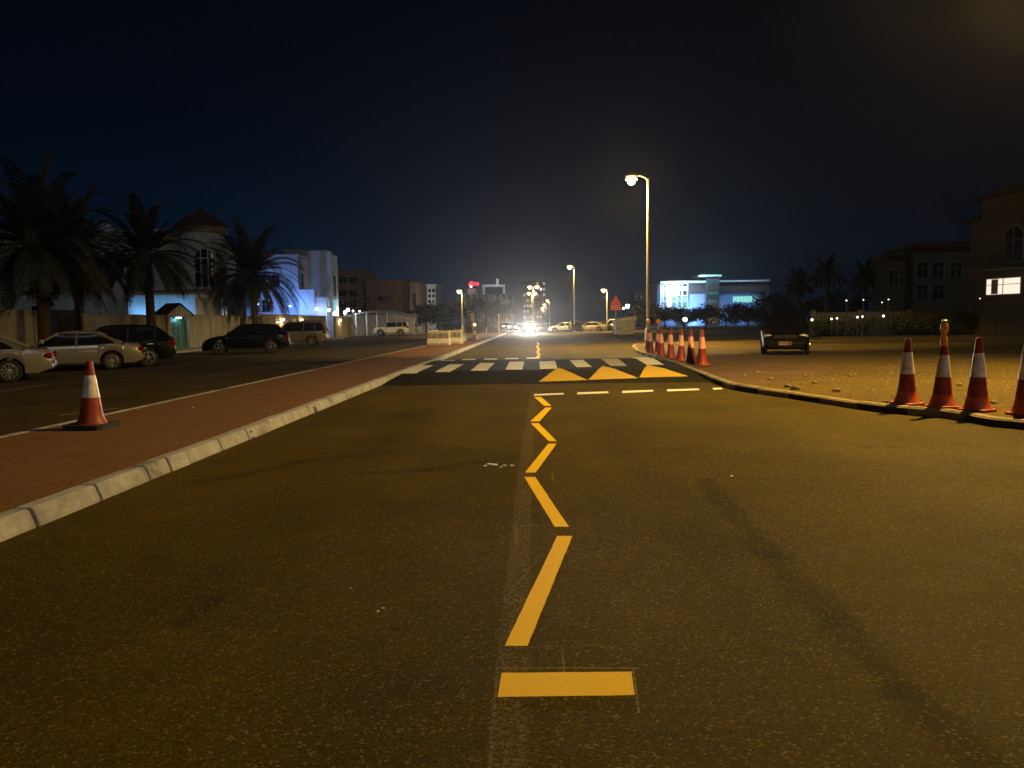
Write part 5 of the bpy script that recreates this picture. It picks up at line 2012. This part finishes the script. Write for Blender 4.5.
# triangular warning sign
a = atY(615.8, 310, 78)
t = thing('warning_sign', 'red triangular warning sign above a red plate on a pole', 'road sign', (a.x, 78, 0))
q = MB(); q.tube([(0, 0, 0), (0, 0, 3.9)], .045, 10); q.build('pole', MT['galv'], t)
z0_ = atY(616, 304.2, 78).z
z1_ = atY(616, 295.2, 78).z
hw = .56
q = MB()
q.add([(-hw, -.07, z0_), (hw, -.07, z0_), (0, -.07, z1_), (-hw, -.05, z0_), (hw, -.05, z0_), (0, -.05, z1_)], [(0, 1, 2), (5, 4, 3), (0, 3, 4, 1), (1, 4, 5, 2), (2, 5, 3, 0)])
q.build('triangle', MT['sign_red'], t)
q = MB()
s_ = .60
zc = z0_ + (z1_ - z0_) * .33
q.add([(-hw * s_ * .62, -.074, zc - .14), (hw * s_ * .62, -.074, zc - .14), (0, -.074, zc + .28)], [(0, 1, 2)])
zp0, zp1 = atY(616, 310.2, 78).z, atY(616, 304.6, 78).z
q = MB()
q.box(-hw * .95, hw * .95, -.07, -.05, zp0, zp1)
q.build('plate', MT['sign_red'], t)
q = MB()
for k, z in enumerate((.78, .40, .12)):
    q.box(-hw * .8, hw * .8, -.0745, -.0705, zp0 + (zp1 - zp0) * z - .012, zp0 + (zp1 - zp0) * z + .012)
q.build('plate_lines', MT['sign_white'], t)

# plastic barriers
def barrier(label, xy, rot, L=1.9, H=.92):
    t = thing('plastic_barrier', label, 'barrier', (xy[0], xy[1], .135), rot, 'pale plastic barriers on the sidewalk')
    q = MB()
    prof_ = [(-.28, 0), (.28, 0), (.28, .16), (.14, .42), (.10, H), (-.10, H), (-.14, .42), (-.28, .16)]
    n_ = len(prof_)
    q.add([(-L / 2, a, b_) for a, b_ in prof_] + [(L / 2, a, b_) for a, b_ in prof_], [tuple(range(n_)), tuple(range(n_, 2 * n_))] + [(i, (i + 1) % n_, (i + 1) % n_ + n_, i + n_) for i in range(n_)])
    q.build('shell', MT['barrier'], t, bevel=.03)
    q = MB()
    for k in range(4):
        x = -L / 2 + L * (k + .5) / 4
        q.box(x - .14, x + .14, -.155, -.11, .48, .80)
    q.build('recesses', MT['bin'], t, bevel=.02)
    q = MB()
    q.lathe([(.06, 0), (.06, .05)], 12, c=(L * .3, 0, H))
    q.build('filler_cap', MT['black'], t)
    return t


for (px, py, rot, l) in [(439, 345.2, -8, 'front plastic barrier lying broadside on the brick sidewalk'), (453, 344, -10, 'second plastic barrier joined right of the front barrier'), (458, 342.6, 78, 'plastic barrier standing end on at the right of the pile'),
                         (461, 341.5, 80, 'rearmost plastic barrier standing end on'), (434, 342, 70, 'plastic barrier end on behind the front barrier')]:
    z_ = .135
    barrier(l, G(px, py, z_), R(rot), 1.5 if px in (439,) else 1.3)
for (px, l) in ((428.5, 'left white post behind the plastic barriers'), (433.2, 'right white post behind the plastic barriers')):
    p = G(px, 339, .135)
    t = thing('marker_post', l, 'post', (p[0], p[1], .135), 0, 'white posts behind the barriers')
    q = MB(); q.lathe([(.12, 0), (.12, .05), (.07, .07), (.065, 1.0), (.03, 1.05)], 14); q.build('post', MT['barrier'], t, 40)
    q = MB(); q.lathe([(.067, .7), (.067, .85)], 14); q.build('band', MT['cone_white'], t, 40)

# portable sign seen from behind + cone with lit lamp
p = G(473.5, 339.5, .135)
t = thing('portable_sign', 'portable road sign on splayed legs left of the headlights', 'road sign', (p[0], p[1], .135), R(70))
q = MB(); q.tube([(0, 0, .1), (0, 0, 2.2)], .04, 8); q.build('post', MT['galv'], t)
for a in (.4, 2.0, 3.6, 5.2):
    q = MB(); q.tube([(0, 0, .55), (math.cos(a) * .45, math.sin(a) * .45, .0)], .03, 6); q.build('leg', MT['galv'], t)
q = MB(); q.box(-.38, .38, .05, .08, 1.5, 2.25); q.build('panel', MT['grey_paint'], t)
q = MB(); q.box(-.30, .30, .05, .075, 1.1, 1.42); q.build('plate', MT['cone_orange'], t)
p = G(475, 340, .135)
cone('cone with a glowing amber lamp beside the portable sign', 0, 0, z=.135, xy=p, H=.95, skirt=False)
beacon('glowing amber lamp on the cone beside the portable sign', p, .135 + .95, lit=True)
a = atY(468.5, 330, 66)
t = thing('notice_board', 'dark framed board behind the portable sign', 'sign', (a.x, 66, .0), R(10))
q = MB(); q.box(-.3, .3, -.02, .02, .7, 1.6); q.build('panel', MT['gate_dark'], t)
q = MB(); q.bar((-.25, 0, 0), (-.25, 0, .7), .05); q.bar((.25, 0, 0), (.25, 0, .7), .05); q.build('leg', MT['galv'], t)
# slim posts left of the headlights
for (px, py, Y, hh, l) in ((499, 331, 100, 2.7, 'slim signpost left of the farther headlights'), (486.5, 331, 110, 1.0, 'pale bollard left of the slim signpost')):
    a = atY(px, 330, Y)
    q = MB(); q.lathe([(.09, 0), (.055, .1), (.055, hh - .05), (.02, hh)], 10, c=(a.x, Y, .0)); tag(q.build('signpost' if hh > 2 else 'bollard', MT['galv'], None, 40), l, 'post')

# distant left cross-street kerb line
q = MB()
q.box(-34, -8.5, 112, 112.3, -.03, .14)
struct(q.build('side_street_kerb', MT['kerb']), 'pale kerb of the side street beyond the left sidewalk', 'kerb')

# kerb drain holes
for (px, py, l) in ((303.5, 412.5, 'dark drain hole in the middle of the left kerb'), (236.5, 438.5, 'dark drain hole in the near part of the left kerb'), (438.5, 359.6, 'dark drain hole in the left kerb behind the zebra crossing')):
    yy = G(px, py, .0)[1]
    q = MB()
    n_ = 8
    pr = [(yy - .07, .0), (yy + .07, .0)] + [(yy + .07 * math.cos(PI * i / n_), .055 + .055 * math.sin(PI * i / n_)) for i in range(n_ + 1)]
    m_ = len(pr)
    q.add([(KX - .05, a, b_) for a, b_ in pr] + [(KX + .018 - b_ * .33, a, b_) for a, b_ in pr], [tuple(range(m_)), tuple(range(m_, 2 * m_))] + [(i, (i + 1) % m_, (i + 1) % m_ + m_, i + m_) for i in range(m_)])
    struct(q.build('drain_hole', MT['black']), l, 'drain')
q = MB()
p = G(345, 361.5, -.008)
q.box(p[0] - 1.7, p[0] + 1.5, p[1] - 1.0, p[1] + .6, -.006, -.002)  # flat dark rectangle laid on the parking lot
struct(q.build('dark_patch', MT['table']), 'dark rectangular patch at the far end of the parking lot', 'asphalt')

# litter and stones
rl = random.Random(5)
def scrap(label, px, py, s, m='paper', z=0.0, name='paper_scrap', cat='litter', group='white litter scraps on the road'):
    x, y_ = G(px, py, z)
    q = MB()
    n_ = 6
    pts = [(s * rl.uniform(.6, 1.1) * math.cos(2 * PI * k / n_), s * .55 * rl.uniform(.6, 1.1) * math.sin(2 * PI * k / n_)) for k in range(n_)]
    q.prism(pts, 0, s * .25)
    o = q.build(name, MT[m])
    o.location = (x, y_, z + .003)
    o.rotation_euler = (rl.uniform(-.1, .1), 0, rl.uniform(0, 3))
    return tag(o, label, cat, group)


for k, (px, py, s, l) in enumerate([(485, 466.5, .035, 'leftmost bright scrap of the white cluster on the road'), (490, 465, .05, 'largest bright scrap of the white cluster on the road'), (495, 465.5, .045, 'middle bright scrap of the white cluster on the road'),
                                    (501, 467.5, .03, 'small scrap right of the middle scraps of the cluster'), (505, 466, .03, 'fourth scrap from the left end of the white cluster'), (512, 466, .03, 'rightmost scrap of the white cluster on the road'),
                                    (350.5, 589, .010, 'tiny pale pebble alone in the dark left lane'), (378, 612, .014, 'pair of pale flakes left of the zigzag nearest one'), (383.5, 609, .012, 'pair of pale flakes left of the zigzag farther one'),
                                    (731.5, 476.5, .025, 'white flake alone on the right lane'), (193, 408, .03, 'white flake on the brick sidewalk edge')]):
    scrap(l, px, py, s, z=0.0 if px != 193 else .135)
for k, (px, py, s) in enumerate([(886, 402, .05), (993, 403, .05), (836, 391, .09), (795, 389, .10), (788, 387, .07), (960, 385, .06), (770, 379, .06), (815, 383, .05), (850, 376, .06), (745, 376, .05), (758, 373, .06), (805, 376, .05)]):
    x, y_ = G(px, py, KH)
    q = MB()
    bm = bmesh.new()
    bmesh.ops.create_icosphere(bm, subdivisions=2, radius=s)
    rr = random.Random(k)
    ph = [rr.uniform(0, 6) for _ in range(3)]
    for v in bm.verts:
        f = 1 + .22 * math.sin(v.co.x * 40 * .05 / s + ph[0]) + .18 * math.sin(v.co.y * 55 * .05 / s + ph[1])
        v.co = v.co * f
        v.co.z *= .6
    me = bpy.data.meshes.new('stone')
    bm.to_mesh(me); bm.free()
    me.materials.append(MT['rock'])
    o = bpy.data.objects.new('stone', me)
    COL.objects.link(o)
    o.location = (x, y_, KH + s * .2)
    tag(o, 'small pale stone lying on the lit sand', 'stone', 'small stones on the sandy lot')
# gravel: countless chips on the sand
rg = random.Random(77)
q = MB()
for _ in range(2600):
    u = rg.random()
    px = rg.uniform(718, 1024)
    py = 408 - 46 * rg.random() ** 1.6
    x, y_ = G(px, py, KH)
    s = rg.uniform(.008, .03) * (1.5 if rg.random() < .1 else 1)
    z = KH - .008
    a = rg.uniform(0, 6)
    c_, s_ = math.cos(a) * s, math.sin(a) * s
    # stay inside the lot
    kx = min(kpath, key=lambda P_: abs(P_[1] - y_) if y_ > 9.2 else 99)
    if y_ < 9.6 or x < kx[0] + .3:
        continue
    q.add([(x - c_, y_ - s_, z), (x + s_ * .7, y_ - c_ * .7, z), (x + c_, y_ + s_, z), (x - s_ * .7, y_ + c_ * .7, z), (x, y_, z + s * .8)], [(0, 1, 4), (1, 2, 4), (2, 3, 4), (3, 0, 4)])
tag(q.build('gravel', MT['rock'], fix=False), 'scattered gravel chips on the lit sand behind the kerb', 'gravel', kind='stuff')

# ------------------------------------------------------------------ haze
HAZE = True
if HAZE:
    q = MB()
    q.box(-120, 130, -25, 900, -1.03, 32)
    hm = bpy.data.materials.new('haze')
    hm.use_nodes = True
    nt = hm.node_tree
    nt.nodes.clear()
    out = nt.nodes.new('ShaderNodeOutputMaterial')
    pv_ = nt.nodes.new('ShaderNodeVolumePrincipled')
    pv_.inputs['Color'].default_value = (.9, .9, .92, 1)
    pv_.inputs['Density'].default_value = .00019
    pv_.inputs['Anisotropy'].default_value = .88
    nt.links.new(pv_.outputs[0], out.inputs['Volume'])
    tag(q.build('haze', hm), 'thin night haze glowing around the lamps', 'haze', kind='stuff')

# ------------------------------------------------------------------ sky
w = bpy.data.worlds.new('World')
SC.world = w
w.use_nodes = True
nt = w.node_tree
nt.nodes.clear()
g = NT(w)
out = g.n('ShaderNodeOutputWorld')
sky = g.n('ShaderNodeTexSky', sky_type='NISHITA')
sky.sun_disc = False
sky.sun_elevation = R(-7)
sky.sun_rotation = R(-60)
bg1 = g.n('ShaderNodeBackground')
g.link(sky.outputs[0], bg1.inputs[0])
bg1.inputs[1].default_value = .05
tc = g.n('ShaderNodeTexCoord')
nrm = g.n('ShaderNodeVectorMath', operation='NORMALIZE')
g.link(tc.outputs['Generated'], nrm.inputs[0])
sep = g.n('ShaderNodeSeparateXYZ')
g.link(nrm.outputs[0], sep.inputs[0])
z = sep.outputs[2]


def lobe(direction, power):
    d = g.n('ShaderNodeVectorMath', operation='DOT_PRODUCT')
    g.link(nrm.outputs[0], d.inputs[0])
    d.inputs[1].default_value = Vector(direction).normalized()
    v = g.math('MAXIMUM', d.outputs['Value'], 0.0)
    return g.math('POWER', v, power)


def addc(acc, f, col):
    sc = g.n('ShaderNodeVectorMath', operation='SCALE')
    sc.inputs[0].default_value = col
    g.link(f, sc.inputs['Scale'])
    ad = g.n('ShaderNodeVectorMath', operation='ADD')
    g.link(sc.outputs[0], ad.inputs[1])
    if acc is None:
        ad.inputs[0].default_value = (.0004, .0011, .0034)
    else:
        g.link(acc, ad.inputs[0])
    return ad.outputs[0]


hz = g.math('POWER', g.math('SUBTRACT', 1.0, g.math('MAXIMUM', z, 0.0), clamp=True), 7.0)
acc = addc(None, hz, (.0010, .0026, .0052))
acc = addc(acc, g.math('MULTIPLY', hz, lobe((-.35, 1, .05), 6)), (.0000, .0070, .0200))
acc = addc(acc, lobe((.06, 1, .05), 40), (.0040, .0040, .0044))
acc = addc(acc, lobe((.02, 1, .0), 10), (.0012, .0014, .0018))
bg2 = g.n('ShaderNodeBackground')
g.link(acc, bg2.inputs[0])
bg2.inputs[1].default_value = 1.0
ad = g.n('ShaderNodeAddShader')
g.link(bg1.outputs[0], ad.inputs[0])
g.link(bg2.outputs[0], ad.inputs[1])
g.link(ad.outputs[0], out.inputs['Surface'])

fill_sun = bpy.data.lights.new('fill_sun', 'SUN')  # added fill light with no visible source, lifts the unlit facades
fill_sun.energy = .19
fill_sun.color = (.84, .92, 1.0)
fill_sun.angle = R(.5)
mo = bpy.data.objects.new('fill_sun', fill_sun)
COL.objects.link(mo)
mo.rotation_euler = (R(48), 0, R(25))

# ------------------------------------------------------------------ render
vs_ = SC.view_settings
vs_.view_transform = 'Standard'
vs_.look = 'None'
vs_.exposure = 0
vs_.gamma = 1
SC.render.engine = 'CYCLES'
SC.cycles.use_denoising = True
SC.cycles.use_light_tree = True
SC.cycles.max_bounces = 3
SC.cycles.volume_bounces = 0
SC.cycles.sample_clamp_indirect = 4
SC.cycles.caustics_reflective = False
SC.cycles.caustics_refractive = False
